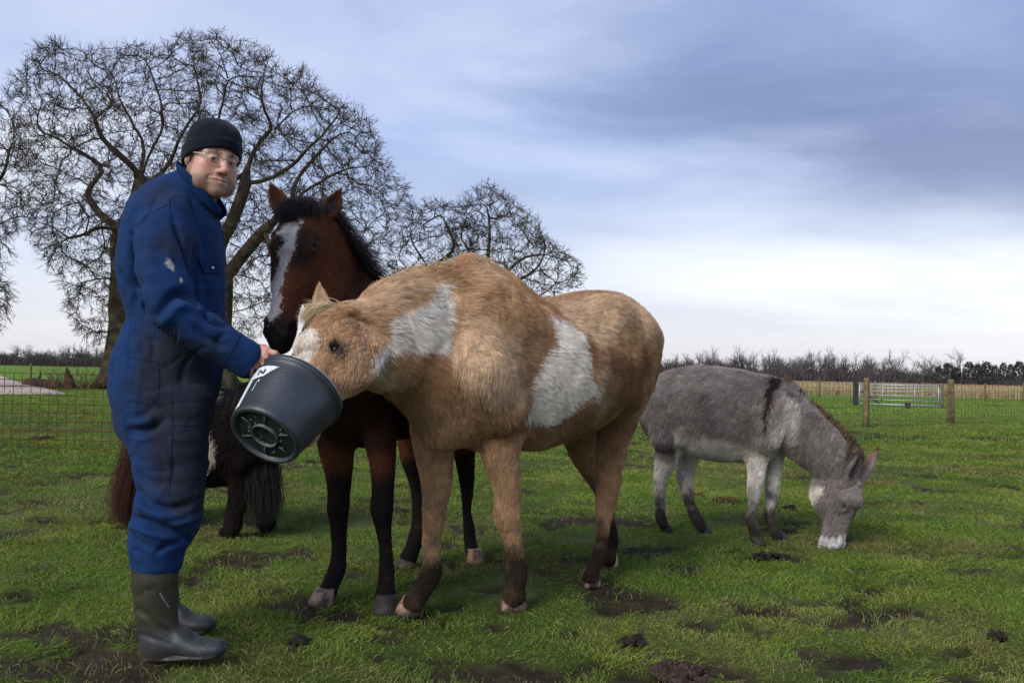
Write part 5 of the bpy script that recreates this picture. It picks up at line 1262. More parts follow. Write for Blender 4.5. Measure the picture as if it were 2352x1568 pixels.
        for (x0, y0, x1, y1, am, wd) in ((318, 1400, 395, 1460, -.006, 9), (330, 1420, 400, 1440, .004, 10), (405, 1440, 450, 1468, -.004, 8), (315, 1370, 350, 1350, -.002, 7), (320, 1455, 390, 1478, -.004, 6), (480, 1470, 515, 1478, -.004, 6)):
            a = V(x0, y0); b = V(x1, y1); ab = b - a; P2 = np.stack([px, py], 1); t = np.clip(((P2 - a) @ ab) / (ab @ ab), 0, 1); d = np.linalg.norm(P2 - a - t[:, None] * ab, axis=1); dv += am * np.exp(-(d / wd) ** 2)
        v = v + n_ * dv[:, None]
        c = np.array((.031, .030, .018)) * (1 + .25 * fbm(v, 12, 3, 8))[:, None]
        toe = sstep(1425, 1470, py)[:, None]; c = c * (1 - toe) + np.array((.032, .035, .038)) * toe  # bluish sheen over the foot is put into the rubber's colour
        scr = (np.abs(vnoise(v * np.array((1, 1, .4)), 45, 5)) < .02)[:, None] * (fbm(v, 6, 2, 9) > .1)[:, None]; c = np.where(scr, c * 2.0, c)
        mud = sstep(.07, .01, v[:, 2] + .03 * fbm(v, 20, 3, 2))[:, None] * .85; c = c * (1 - mud) + np.array((.035, .026, .018)) * mud
        bt = mesh_obj('boot', v, q, MB_, root, True, c)
        return bt, v, q
    bt, v1, q1 = boot(0, 0, 3.055, 1.0, 'near')
    boot(6, -56, 3.36, .90, 'far', .78)
    bvb = BVHTree.FromPolygons([tuple(p) for p in v1], [tuple(int(i) for i in f) for f in q1])
    def bh(px, py, off):
        h = bvb.ray_cast(Vector(CAM), Vector(unit(ray(px, py)))); return None if h[0] is None else np.array(h[0]) + np.array(h[1]) * off
    # red oval emblem at the boot top, white lettering running down the shaft
    em = [bh(396 + 4.2 * math.cos(a) + 1.6 * math.sin(a) * -1, 1299 - 6 * math.sin(a), .001) for a in np.linspace(0, 2 * math.pi, 17)]
    if all(e is not None for e in em): mesh_obj('boot_emblem', *tube(np.array(em), .0022, 6, False), simple('red_rubber', (.55, .02, .03), rough=.5), bt)
    cu = bpy.data.curves.new('lettering', 'FONT'); cu.body = 'PUROFORT'; cu.size = 1.0; to = bpy.data.objects.new('lettering', cu); COL.objects.link(to)
    dg = bpy.context.evaluated_depsgraph_get(); tm = bpy.data.meshes.new_from_object(to.evaluated_get(dg)); bpy.data.objects.remove(to)
    tv = np.array([x.co for x in tm.vertices]); tf = [list(p.vertices) for p in tm.polygons]; bpy.data.meshes.remove(tm)
    L_ = tv[:, 0].max(); A0, A1 = V(364.5, 1361), V(386, 1396); dr = (A1 - A0); up = V(dr[1], -dr[0]) / np.linalg.norm(dr) * 6.0
    out = [bh(*(A0 + dr * (x / L_) + up * y), .0012) for x, y, _ in tv]
    if all(o is not None for o in out): mesh_obj('boot_lettering', np.array(out), tf, simple('worn_white_print', (.34, .34, .32), rough=.7, noise=(400, .5)), bt, False)
    return root
def lump_sphere(c, r, n, m):
    v = [np.asarray(c) + r * V(math.sin(math.pi * i / m) * math.cos(2 * math.pi * j / n), math.sin(math.pi * i / m) * math.sin(2 * math.pi * j / n), math.cos(math.pi * i / m)) for i in range(m + 1) for j in range(n)]
    return np.array(v), [[i * n + j, (i + 1) * n + j, (i + 1) * n + (j + 1) % n, i * n + (j + 1) % n] for i in range(m) for j in range(n)]
def empty_part(name, parent, loc):
    o = bpy.data.objects.new(name, None); o.location = tuple(loc); o.empty_display_size = .03
    COL.objects.link(o); o.parent = parent; o.matrix_parent_inverse = parent.matrix_basis.inverted(); return o
# ================================================================== animals
MAT_EYE = simple('dark_wet_eye', (.008, .005, .004), rough=.18, spec=.14)
def horse_head(B, poll, muz, nrm, ws=1.0, jaw=1.0, flow=None, fur=.6, nostril=True, k=.03, et=.30, el=.0, en=.020):
    """skull, jaw, brow, muzzle; returns the local frame"""
    poll = np.asarray(poll, float); muz = np.asarray(muz, float)
    ax = muz - poll; H = np.linalg.norm(ax); ax = ax / H
    n = np.asarray(nrm, float); n = unit(n - ax * (n @ ax)); l = np.cross(n, ax)
    s = H / .58 * ws
    def at(t, dn=0., dl=0.): return poll + ax * (t * H) + n * (dn * s) + l * (dl * s)
    st = [(.03, -.035, .066, .070), (.14, -.030, .086, .098), (.26, -.042, .094, .118 * jaw), (.38, -.048, .088, .120 * jaw), (.5, -.036, .074, .100 * (.5 + .5 * jaw)),
          (.63, -.020, .058, .076), (.76, -.014, .050, .064), (.87, -.014, .054, .062), (.95, -.022, .052, .056), (.985, -.03, .040, .042)]
    B.loft([(at(t, o), w * s, h * s, l) for t, o, w, h in st], k=k, n=2, flow=flow if flow is not None else ax, fur=fur)
    EY = []
    for sg in (-1, 1):
        B.add(Ell(at(.30, -.095, .052 * sg), (.115 * s, .088 * s * jaw, .036 * s), ax, n), k=.03 * s, flow=ax, fur=fur)
        o_ = unit(.80 * l * sg + .55 * n); t_ = unit(np.cross(o_, ax)) * sg      # eye looks out along o_
        ec = at(et, en + .5 * el, (.064 + el) * sg); EY.append(ec)
        B.add(Ell(ec + t_ * .004 * s - ax * .004, (.052 * s, .034 * s, .020 * s), ax, t_), k=.022 * s, flow=ax, fur=fur * .7)
        B.add(Seg(at(.36, -.005, .070 * sg), at(.62, .005, .046 * sg), .018 * s, .010 * s, l), k=.03 * s, flow=ax, fur=fur)     # facial crest
        B.add(Ell(ec + o_ * .030 * s, (.034 * s, .020 * s, .017 * s), ax + .2 * t_, t_), k=.007, op='sub')
        for up, rr in ((1, .0095), (-1, .0070)):
            lid = [ec + o_ * (.0165 * s) + ax * (.031 * s * math.cos(a)) + t_ * (up * (.016 if up > 0 else .0145) * s * math.sin(a) - .006 * s * math.cos(a)) for a in np.linspace(.05, math.pi - .05, 7)]
            B.add([Seg(p_, q_, rr * s, rr * s, l) for p_, q_ in zip(lid[:-1], lid[1:])], k=.006, flow=ax, fur=fur * .3)
        if nostril:
            B.add(Ell(at(.90, .022, .036 * sg), (.042 * s, .026 * s, .022 * s), ax, n), k=.02 * s, flow=ax, fur=fur * .5)
            B.add(Ell(at(.915, .028, .056 * sg), (.024 * s, .011 * s, .016 * s), ax + .5 * n, n), k=.008, op='sub')
    B.add(Ell(at(.965, -.052), (.036 * s, .026 * s, .036 * s), ax, n), k=.02 * s, flow=ax, fur=fur)
    B.add(Seg(at(.985, -.028, -.06), at(.985, -.028, .06), .006, .006, n), k=.008, op='sub')
    return dict(at=at, ax=ax, n=n, l=l, s=s, H=H, eyes=EY, er=.0250 * s)
def ear(parent, base, tip, front, w, colf, curve=0.0, inner=(.10, .06, .05), hair=2600, seed=1, flen=.011):
    """a leaf-shaped ear, hollow towards front; its own part with short hair"""
    B = Blob(); base = np.asarray(base, float); tip = np.asarray(tip, float); ax = tip - base; L = np.linalg.norm(ax); a = ax / L
    f = unit(np.asarray(front, float) - a * (np.asarray(front, float) @ a)); sd_ = np.cross(a, f)
    c = lambda t: base + ax * t + f * (curve * L * math.sin(math.pi * t))
    st = [(c(-.30), .50 * w, .44 * w, sd_), (c(-.05), .78 * w, .52 * w, sd_), (c(.15), .96 * w, .52 * w, sd_), (c(.36), .96 * w, .46 * w, sd_), (c(.60), .70 * w, .36 * w, sd_), (c(.82), .36 * w, .22 * w, sd_), (c(1), .08 * w, .07 * w, sd_)]
    B.loft(st, k=.01, n=3, flow=a, fur=1)
    st2 = [(c(t) + f * (o * w), ww * w, hh * w, sd_) for t, ww, hh, o in ((.02, .34, .46, .42), (.2, .64, .50, .44), (.4, .68, .50, .44), (.60, .48, .38, .36), (.82, .18, .18, .22))]
    B.loft(st2, k=.005, n=3, op='sub')
    v, q = B.mesh(.0042); v = smooth_mesh(v, q, 1, .5); nn = vert_normals(v, q)
    dd = np.min([p.ev(v) for p in B.groups[1]['p']], 0); ins = sstep(.006, .001, dd)[:, None]
    def cf(p, n, rng=None):
        k = sstep(.008, .001, np.min([x.ev(p) for x in B.groups[1]['p']], 0))[:, None]
        return colf(p, n) * (1 - .8 * k) + np.array(inner) * .8 * k
    o = mesh_obj('ear', v, q, MAT_SKIN_FUR, parent, True, cf(v, nn) * .85)
    grow_fur('ear_hair', o, B, v, q, nn, hair, cf, flen, seed, rad=.0005, lift=.4, clump=.3, cell=.012)
    return o
def leg(B, st, thin=0.0, k=.05, fur=1.0, lat=(1, 0, 0), furs=None):
    """st: (px, py, Y, half width in photo units[, depth ratio]); a chain down the leg"""
    L = []
    for q in st:
        px, py, Y, hw = q[:4]; r = max(hw * Y / PF - thin, .012)
        L.append((P(px, py, Y), r, r * (q[4] if len(q) > 4 else 1.08), V(*lat)))
    n0 = len(B.groups)
    B.loft(L, k=k, n=3, fur=fur, flow_along=1)
    return L
def hoof(parent, p, fwd, r, h=.075, col=(.30, .19, .12), name='hoof'):
    """tapered hoof wall with a sloping toe; p ground centre; fwd toe direction"""
    p = np.asarray(p, float); f = unit(V(fwd[0], fwd[1], 0)); s = V(-f[1], f[0], 0)
    n = 18; v = []; lev = [(-.004, 1.0, 0.012), (.012, 1.0, .012), (.035, .93, .004), (h * .78, .80, -.008), (h, .76, -.012), (h * 1.04, .55, -.012)]
    for z, sc, off in lev:
        for i in range(n):
            a = i * 2 * math.pi / n; c_, s_ = math.cos(a), math.sin(a)
            rr = r * sc * (1.0 if c_ > -.3 else .88)
            v.append(p + f * (rr * 1.06 * c_ + off) + s * (rr * .96 * s_) + V(0, 0, z if c_ > -.2 else z * .72))
    F_ = [[i * n + j, i * n + (j + 1) % n, (i + 1) * n + (j + 1) % n, (i + 1) * n + j] for i in range(len(lev) - 1) for j in range(n)]
    F_.append(list(range(n))[::-1]); F_.append([(len(lev) - 1) * n + j for j in range(n)])
    v = np.array(v); mud = fbm(v, 25, 3, int(abs(p[0]) * 100)); m = sstep(-.15, .15, mud)[:, None]
    cols = np.array(col) * (1 - m) + np.array((.035, .026, .020)) * m
    return mesh_obj(name, v, F_, MAT_HOOF, parent, True, cols)
MAT_HOOF = tint_mat('hoof_horn', rough=.6, spec=.3, noise=(60, .35), bump=(90, .4, .004))
def eye(parent, c, r, hd):
    """an almond-shaped eyeball; the lids are shaped by the head"""
    c = np.asarray(c, float); n1, n2 = 12, 16; v = []; A_ = np.eye(3)
    for i in range(n1 + 1):
        th = math.pi * i / n1
        for j in range(n2):
            ph = 2 * math.pi * j / n2; v.append(c + r * (V(math.sin(th) * math.cos(ph), math.sin(th) * math.sin(ph), math.cos(th)) @ A_))
    F_ = [[i * n2 + j, (i + 1) * n2 + j, (i + 1) * n2 + (j + 1) % n2, i * n2 + (j + 1) % n2] for i in range(n1) for j in range(n2)]
    return mesh_obj('eye', v, F_, MAT_EYE, parent)
def patch(px, py, poly, jit, rng_noise):
    return in_poly(px + jit * rng_noise[:, 0], py + jit * rng_noise[:, 1], poly)
def facing(p, n): return ((CAM - p) * n).sum(1) > -.02

# ------------------------------------------------------------------ the palomino pony feeding from the bucket
def build_palomino():
    u = unit(V(.646, .763, 0)); w = V(u[1], -u[0], 0); O = V(-.335, 3.62, 0)
    A = lambda s, z, l=0.: O + u * s + w * l + V(0, 0, z)
    root = empty('palomino_pony', (O[0] + .3, O[1] + .4, 0), 'shaggy cream and tan pony with white patches eating from the black bucket', 'pony')
    B = Blob(); T = .014
    st = [(-.03, 1.24, .86, .15), (.06, 1.36, .76, .215), (.18, 1.435, .69, .25), (.32, 1.455, .665, .275), (.48, 1.385, .655, .315), (.65, 1.335, .65, .345), (.85, 1.355, .675, .35),
          (1.05, 1.415, .76, .325), (1.22, 1.44, .86, .295), (1.36, 1.40, .93, .24), (1.47, 1.28, 1.0, .14)]
    B.loft([(A(s, (zt + zb) / 2), hw - T, (zt - zb) / 2 - T, w) for s, zt, zb, hw in st], k=.04, n=3, flow=u + V(0, 0, -.45), fur=1.0)
    B.add(Seg(A(.20, 1.44), A(.40, 1.39), (.05, .05), (.05, .04), w), k=.08, flow=u, fur=1.2)          # withers
    B.add(Seg(A(-.02, .98), A(.10, .80), (.15, .12), (.12, .10), w), k=.08, flow=V(0, 0, -1), fur=1.4)   # breast
    for sg in (1, -1):
        B.add(Seg(A(.26, 1.22, .15 * sg), A(.10, .98, .18 * sg), (.075, .13), (.075, .12), w), k=.13, flow=V(0, 0, -1) + .3 * u, fur=1.0)   # shoulder
        B.add(Seg(A(.10, .98, .18 * sg), A(.24, .86, .17 * sg), .105, .10, w), k=.08, flow=V(0, 0, -1) + .2 * u, fur=1.2)
        B.add(Seg(A(1.20, 1.18, .15 * sg), A(1.12, .93, .18 * sg), (.13, .20), (.11, .15), w), k=.08, flow=V(0, 0, -1) + .3 * u, fur=.9)     # thigh
        B.add(Seg(A(1.34, 1.18, .13 * sg), A(1.30, .98, .15 * sg), (.11, .13), (.09, .12), w), k=.08, flow=V(0, 0, -1), fur=.9)
        B.add(Ell(A(1.0, 1.26, .20 * sg), (.12, .10, .06), u, (0, 0, 1)), k=.10, flow=u + V(0, 0, -.5))
    # neck: reaches forward and down to the bucket
    nk = [(A(.26, 1.12), .20, .32, w), (P(985, 775, 3.66), .18, .285, w), (P(915, 775, 3.50), .155, .235, w), (P(860, 783, 3.40), .125, .185, w), (P(815, 785, 3.345), .10, .145, w)]
    B.loft(nk, k=.06, n=3, flow=unit(nk[0][0] - nk[-1][0]) + V(0, 0, -.55), fur=1.15)
    poll = P(774, 724, 3.30); muz = P(672, 985, 3.015)
    nrm = V(-.66, -.12, .74)
    hd = horse_head(B, poll, muz, nrm, ws=1.22, jaw=1.14, fur=.6, et=.37, en=-.026)
    at = hd['at']
    # legs
    bo = dict(thin=.008, fur=.65)
    leg(B, [(1148, 975, 3.80, 58), (1150, 1035, 3.78, 47), (1161, 1100, 3.79, 35), (1165, 1150, 3.79, 32), (1164, 1182, 3.79, 33), (1171, 1212, 3.80, 25), (1178, 1245, 3.80, 21), (1186, 1285, 3.81, 21), (1186, 1312, 3.81, 24), (1184, 1340, 3.80, 22), (1181, 1365, 3.79, 26)], **bo)
    leg(B, [(995, 960, 3.84, 58), (997, 1030, 3.82, 48), (1003, 1100, 3.80, 38), (1000, 1150, 3.79, 32), (996, 1195, 3.78, 29), (992, 1235, 3.78, 23), (993, 1280, 3.78, 22), (990, 1315, 3.77, 27), (970, 1352, 3.73, 25), (952, 1380, 3.70, 28)], **bo)
    leg(B, [(1425, 900, 4.45, 66, 1.3), (1415, 985, 4.42, 44, 1.2), (1402, 1050, 4.40, 33), (1398, 1100, 4.40, 29), (1394, 1140, 4.39, 26), (1387, 1190, 4.37, 18), (1383, 1240, 4.34, 17), (1376, 1272, 4.31, 20), (1365, 1298, 4.28, 19), (1358, 1320, 4.26, 21)], **bo)
    leg(B, [(1335, 960, 4.76, 58, 1.2), (1338, 1030, 4.78, 38, 1.2), (1362, 1085, 4.80, 26), (1386, 1125, 4.82, 22), (1398, 1170, 4.80, 16), (1403, 1215, 4.78, 15), (1405, 1245, 4.74, 17), (1402, 1268, 4.70, 17), (1399, 1284, 4.66, 18)], **bo)
    v, q = B.mesh(.0080); v = smooth_mesh(v, q, 2, .5); nn = vert_normals(v, q)
    v = v + nn * (.010 * fbm(v, 7, 3, 5))[:, None]; nn = vert_normals(v, q)
    W1 = [(885, 738), (925, 705), (985, 690), (998, 650), (1018, 655), (1032, 690), (1030, 800), (1000, 815), (985, 800), (940, 795), (900, 815), (868, 850), (850, 880), (852, 850), (875, 790)]
    W2 = [(1252, 722), (1300, 742), (1338, 775), (1345, 830), (1358, 868), (1378, 890), (1376, 930), (1362, 905), (1330, 915), (1290, 955), (1262, 975), (1232, 968), (1208, 960), (1215, 900), (1232, 840), (1268, 790), (1265, 750)]
    BL = [(722, 750), (690, 762), (655, 815), (640, 850), (700, 850), (722, 815), (735, 775)]
    JW = [(800, 900), (825, 945), (790, 985), (745, 1000), (765, 950)]
    def colf(p, n, rng=None):
        px, py = proj(p); nz = vnoise3(p, 16, 61); fc = facing(p, n)
        a = fbm(p, 5, 3, 11); b = fbm(p, 17, 3, 12)
        c = np.array((.475, .290, .160)) + 0 * p
        c = c * (1 + .30 * a + .28 * b)[:, None]
        dkm = sstep(.0, .5, fbm(p, 4.0, 2, 41))[:, None]; c = c * (1 - .48 * dkm * np.array((.85, 1, 1.08)))
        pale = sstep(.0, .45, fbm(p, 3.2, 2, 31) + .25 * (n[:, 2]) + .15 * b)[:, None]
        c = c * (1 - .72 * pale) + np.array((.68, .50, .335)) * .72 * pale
        lo = sstep(.75, .55, p[:, 2])[:, None]; c = c * (1 - .5 * lo) + np.array((.43, .265, .140)) * .5 * lo
        hb = ((p - poll) @ hd['ax'] > -.02) & (np.linalg.norm(np.cross(p - poll, hd['ax']), axis=1) < .21 * hd['s']) & (px < 862)
        wh = ((patch(px, py, W1, 9, nz) & ~hb) | patch(px, py, W2, 8, nz) | patch(px, py, BL, 4, nz) | patch(px, py, JW, 6, nz)) & fc
        c = np.where(wh[:, None], np.array((.82, .75, .66)) * (1 + .12 * b)[:, None], c)
        mud = sstep(.34, .20, p[:, 2] + .10 * fbm(p, 16, 3, 9))[:, None] * .97; c = c * (1 - mud) + np.array((.024, .018, .014)) * mud
        mud2 = (sstep(.15, .5, fbm(p, 12, 2, 19)) * sstep(.62, .35, p[:, 2]))[:, None] * .5; c = c * (1 - mud2) + np.array((.12, .075, .045)) * mud2
        ec = np.linalg.norm(p - ey, axis=1); m = sstep(.052, .034, ec)[:, None] * .93; c = c * (1 - m) + .022 * m
        return np.clip(c * 1.06, .01, .9)
    ey = min(hd['eyes'], key=lambda e: e[1])
    body = mesh_obj('body', v, q, MAT_SKIN_FUR, root, True, colf(v, nn) * .8)
    for e in hd['eyes']: eye(root, e, hd['er'], hd)
    sg = 1 if at(.3, 0, 1)[1] > at(.3, 0, -1)[1] else -1
    # ears: the far one upright, the near one folded back along the neck
    ear(root, at(.03, .03, .045 * sg), P(733, 651, 3.42), V(.25, -1, .1), .036, colf, inner=(.50, .34, .22), flen=.016)
    ear(root, at(.05, .0, -.07 * sg), P(826, 722, 3.25), V(.1, -1, -.9), .019, colf, inner=(.40, .25, .15), flen=.028)
    sk = lambda x: np.linalg.norm(x - ey, axis=1) < hd['er'] * 1.35
    grow_fur('coat', root, B, v, q, nn, 420000, colf, .033, 3, rad=.00066, lift=.45, clump=.66, cell=.023, skip=sk, wave=.55)
    rng = np.random.default_rng(77)
    # forelock between the ears, standing mane tuft at the withers, tail
    n = 1500; c0 = P(745, 712, 3.31); r = c0 + np.outer(rng.standard_normal(n), hd['l'] * .022) + np.outer(rng.random(n) - .4, V(.06, .02, -.012))
    strands('forelock', r, np.tile(unit(V(-.8, -.3, -.05)), (n, 1)), .075 * (.4 + .8 * rng.random(n)), np.array((.66, .52, .33)) * (1 + .2 * rng.standard_normal((n, 1))), rng, parent=root, droop=.25, spread=.3)
    n = 3000; s = rng.random(n); pa = catmull([P(850, 668, 3.37), P(900, 636, 3.46), P(960, 610, 3.58), P(1040, 596, 3.72), P(1092, 588, 3.82), P(1150, 640, 3.95)], 8)
    r = np.stack([np.interp(s * (len(pa) - 1), np.arange(len(pa)), pa[:, k]) for k in range(3)], 1) + .014 * rng.standard_normal((n, 3)) - V(0, 0, .02)
    dd = np.where((s > .72)[:, None], unit(V(.75, .45, -.25)), unit(V(.65, .5, .12))) + 0 * r
    dk = sstep(.8, .95, s)[:, None]; cc = np.array((.62, .45, .26)) * (1 - dk) + np.array((.34, .19, .09)) * dk
    strands('mane', r, dd, np.where(s > .7, .13, .035) * (.4 + .8 * rng.random(n)), cc * (1 + .2 * rng.standard_normal((n, 1))), rng, parent=root, droop=.35, spread=.3)
    n = 2600; t0 = A(1.46, 1.20, -.05); r = t0 + .022 * rng.standard_normal((n, 3)); 
    strands('tail', r, np.tile(unit(V(-.05, .02, -.99)), (n, 1)), .64 * (.6 + .4 * rng.random(n)), np.array((.20, .10, .05)) * (1 + .3 * rng.standard_normal((n, 1))), rng, rad=.0012, npt=9, parent=root, droop=.2, spread=.04)
    for g, fw in (((1180, 1394), (-.35, -1)), ((946, 1408), (-.8, -1)), ((1357, 1342), (-.4, -1)), ((1399, 1298), (-.3, -1))):
        p = G(*g); hoof(root, p, fw, .062 if g[0] < 1300 else .052, .07, (.42, .25, .16))
    return root
# ------------------------------------------------------------------ the bay horse looking over the pony's neck
def build_bay():
    u = unit(V(.333, .943, 0)); w = V(u[1], -u[0], 0); O = V(-.76, 3.70, 0)
    A = lambda s, z, l=0.: O + u * s + w * l + V(0, 0, z)
    root = empty('bay_horse', (O[0] + .2, O[1] + .5, 0), 'dark bay horse with a white blaze standing between the man and the cream pony', 'horse')
    B = Blob(); T = .006
    st = [(-.02, 1.16, .80, .12), (.06, 1.28, .70, .165), (.18, 1.38, .655, .195), (.34, 1.44, .65, .215), (.55, 1.40, .66, .235), (.8, 1.37, .68, .25), (1.0, 1.40, .74, .25), (1.2, 1.42, .84, .24), (1.34, 1.36, .92, .19), (1.43, 1.25, 1.0, .10)]
    B.loft([(A(s, (zt + zb) / 2), hw - T, (zt - zb) / 2 - T, w) for s, zt, zb, hw in st], k=.04, n=3, flow=u + V(0, 0, -.4), fur=1.0)
    for sg in (1, -1):
        B.add(Seg(A(.26, 1.2, .11 * sg), A(.08, .95, .13 * sg), (.07, .12), (.08, .11), w), k=.09, flow=V(0, 0, -1))
        B.add(Seg(A(.08, .95, .13 * sg), A(.2, .82, .13 * sg), .09, .085, w), k=.08, flow=V(0, 0, -1))
        B.add(Seg(A(1.16, 1.12, .13 * sg), A(1.08, .90, .15 * sg), (.10, .18), (.09, .13), w), k=.07, flow=V(0, 0, -1))
    nk = [(A(.2, 1.08), .14, .30, w), (P(838, 748, 3.90), .115, .25, w), (P(780, 680, 3.79), .095, .225, w), (P(754, 606, 3.72), .082, .180, w), (P(738, 538, 3.67), .075, .118, w)]
    B.loft(nk, k=.05, n=3, flow=unit(nk[0][0] - nk[-1][0]) + V(0, 0, -.3), fur=1.1)
    poll = P(698, 474, 3.60); muz = P(637, 786, 3.43)
    hd = horse_head(B, poll, muz, V(-.08, -1, .02), ws=1.03, jaw=1.16, fur=.5, el=.006)
    at = hd['at']
    bo = dict(thin=.004, fur=.6)
    leg(B, [(778, 950, 3.93, 52), (772, 1013, 3.92, 45), (776, 1065, 3.92, 36), (779, 1118, 3.91, 27), (777, 1165, 3.91, 25), (778, 1215, 3.92, 20), (778, 1272, 3.92, 19), (773, 1310, 3.91, 22), (760, 1340, 3.89, 21), (750, 1362, 3.88, 24)], **bo)
    leg(B, [(868, 950, 3.86, 46), (874, 1013, 3.84, 38), (879, 1065, 3.83, 31), (880, 1118, 3.82, 26), (877, 1168, 3.81, 27), (881, 1210, 3.82, 19), (885, 1258, 3.82, 16), (888, 1305, 3.81, 19), (887, 1340, 3.80, 20), (886, 1370, 3.78, 25)], **bo)
    leg(B, [(960, 960, 4.72, 50, 1.2), (950, 1040, 4.70, 33, 1.2), (960, 1100, 4.72, 23), (964, 1140, 4.73, 20), (961, 1190, 4.70, 16), (955, 1230, 4.66, 17), (946, 1262, 4.62, 19), (939, 1280, 4.60, 21)], **bo)
    leg(B, [(1060, 960, 4.84, 48, 1.2), (1066, 1030, 4.88, 28, 1.2), (1071, 1090, 4.92, 20), (1073, 1130, 4.92, 16), (1072, 1170, 4.90, 12), (1077, 1208, 4.88, 14), (1081, 1250, 4.84, 15), (1086, 1268, 4.81, 17)], **bo)
    v, q = B.mesh(.0080); v = smooth_mesh(v, q, 2, .5); nn = vert_normals(v, q)
    v = v + nn * (.004 * fbm(v, 9, 3, 5))[:, None]; nn = vert_normals(v, q)
    z5 = lambda L: [(548.8 + .2626 * x, 392 + .2626 * y) for x, y in L]
    BZ = z5([(395, 465), (500, 440), (528, 500), (495, 590), (478, 700), (435, 790), (405, 870), (392, 960), (358, 1050), (385, 1110), (350, 1180), (380, 1225), (310, 1290), (270, 1340), (245, 1260), (225, 1180), (245, 1060), (300, 960), (345, 850), (365, 760), (335, 720), (390, 640), (410, 600), (320, 545)])
    ST = z5([(520, 420), (560, 410), (575, 450), (530, 460)])
    sp = at(.17, .09, 0)
    def colf(p, n, rng=None):
        px, py = proj(p); nz = vnoise3(p, 22, 61); b = fbm(p, 18, 3, 12); fc = facing(p, n)
        c = np.array((.130, .047, .024)) * (1 + .35 * b)[:, None]
        t = ((p - poll) @ hd['ax']) / hd['H']; ln = (p - poll) @ hd['n'] / hd['s']
        head = sstep(.02, .06, hd['s'] * .215 - np.linalg.norm((p - poll) - np.outer(np.clip(t, 0, 1) * hd['H'], hd['ax']), axis=1) + .06)
        blk = np.array((.017, .0145, .0155))
        dk = np.zeros(len(p))
        dk = np.maximum(dk, sstep(.62, .50, p[:, 2] + .04 * b) * (1 - head) * .97)                     # black legs
        dk = np.maximum(dk, head * sstep(.74, .88, t + .03 * b) * .93)                                   # muzzle
        bl = np.abs((p - poll) @ hd['l']) / hd['s']
        dk = np.maximum(dk, head * sstep(.14, .24, t) * sstep(.60, .44, t + .05 * b) * sstep(.060, .040, np.abs(bl - .055)) * sstep(-.01, .03, ln) * .80)  # dark about the eyes
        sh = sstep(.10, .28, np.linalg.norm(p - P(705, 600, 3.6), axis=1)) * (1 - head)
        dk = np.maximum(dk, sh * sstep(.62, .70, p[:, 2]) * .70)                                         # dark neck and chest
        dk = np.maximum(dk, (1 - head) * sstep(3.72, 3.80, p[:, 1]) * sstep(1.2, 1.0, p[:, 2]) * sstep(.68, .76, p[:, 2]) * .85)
        c = c * (1 - dk[:, None]) + blk * dk[:, None]
        gm = head * sstep(.80, .92, t) * sstep(-.2, .5, fbm(p, 30, 2, 66)); c = c * (1 - .6 * gm[:, None]) + np.array((.060, .054, .056)) * .6 * gm[:, None]
        tan = head * sstep(.55, .68, t) * sstep(.88, .80, t) * sstep(.035, .055, bl) * sstep(.02, -.03, ln)
        c = c * (1 - .7 * tan[:, None]) + np.array((.26, .11, .045)) * .7 * tan[:, None]
        wh = (patch(px, py, BZ, 3.0, nz) | patch(px, py, ST, 3, nz)) & fc & (head > .3)
        c = np.where(wh[:, None], np.array((.58, .53, .52)) * (1 + .1 * b)[:, None], c)
        ti = wh & (t > .90); c = np.where(ti[:, None], np.array((.36, .27, .22)), c)
        mud = (sstep(.25, .6, fbm(p, 20, 3, 9)) * sstep(.5, .2, p[:, 2]))[:, None] * .6; c = c * (1 - mud) + np.array((.07, .055, .042)) * mud
        return np.clip(c, .004, .9)
    body = mesh_obj('body', v, q, MAT_SKIN_FUR, root, True, colf(v, nn) * .85)
    eys = hd['eyes']
    for e in eys: eye(root, e, hd['er'], hd)
    ear(root, P(646, 478, 3.62), P(621, 420, 3.64), V(.0, -1, 0), .037, colf, inner=(.02, .010, .009))
    ear(root, P(752, 492, 3.64), P(783, 434, 3.66), V(.1, -1, 0), .040, colf, inner=(.02, .010, .009))
    sk = lambda x: (np.linalg.norm(x - eys[0], axis=1) < hd['er'] * 1.4) | (np.linalg.norm(x - eys[1], axis=1) < hd['er'] * 1.4)
    grow_fur('coat', root, B, v, q, nn, 170000, colf, .020, 4, rad=.0006, lift=.28, clump=.35, cell=.014, skip=sk, wave=.25)
    rng = np.random.default_rng(78)
    n = 1700; r = at(.035, .030, 0) + np.outer(rng.standard_normal(n) * .024, hd['l']) + .012 * rng.standard_normal((n, 3))
    k_ = rng.random(n); dd = np.where((k_ < .6)[:, None], unit(V(-.55, -.75, .05)), np.where((k_ < .85)[:, None], unit(V(.5, -.6, .35)), unit(V(.9, -.2, .55))))
    blk = np.array((.010, .009, .011))
    strands('forelock', r, dd, (.06 + .075 * rng.random(n)), blk * (1 + .3 * rng.standard_normal((n, 1))), rng, rad=.0007, parent=root, droop=.55, spread=.22)
    n = 5200; s = rng.random(n); pa = catmull([P(742, 470, 3.66), P(775, 510, 3.70), P(805, 560, 3.76), P(832, 610, 3.84), P(862, 665, 3.95), P(890, 720, 4.05)], 8)
    r = np.stack([np.interp(s * (len(pa) - 1), np.arange(len(pa)), pa[:, k]) for k in range(3)], 1) + .012 * rng.standard_normal((n, 3))
    side = (rng.random(n) < .35)[:, None]
    dd = np.where(side, unit(V(.75, -.25, .15)), unit(V(-.1, .9, .1))) + 0 * r
    strands('mane', r, dd, (.07 + .12 * rng.random(n)) * (.5 + .7 * s), blk * (1 + .3 * rng.standard_normal((n, 1))), rng, rad=.0007, parent=root, droop=.5, spread=.25)
    n = 380; r = A(1.42, 1.10, .0) + .012 * rng.standard_normal((n, 3))
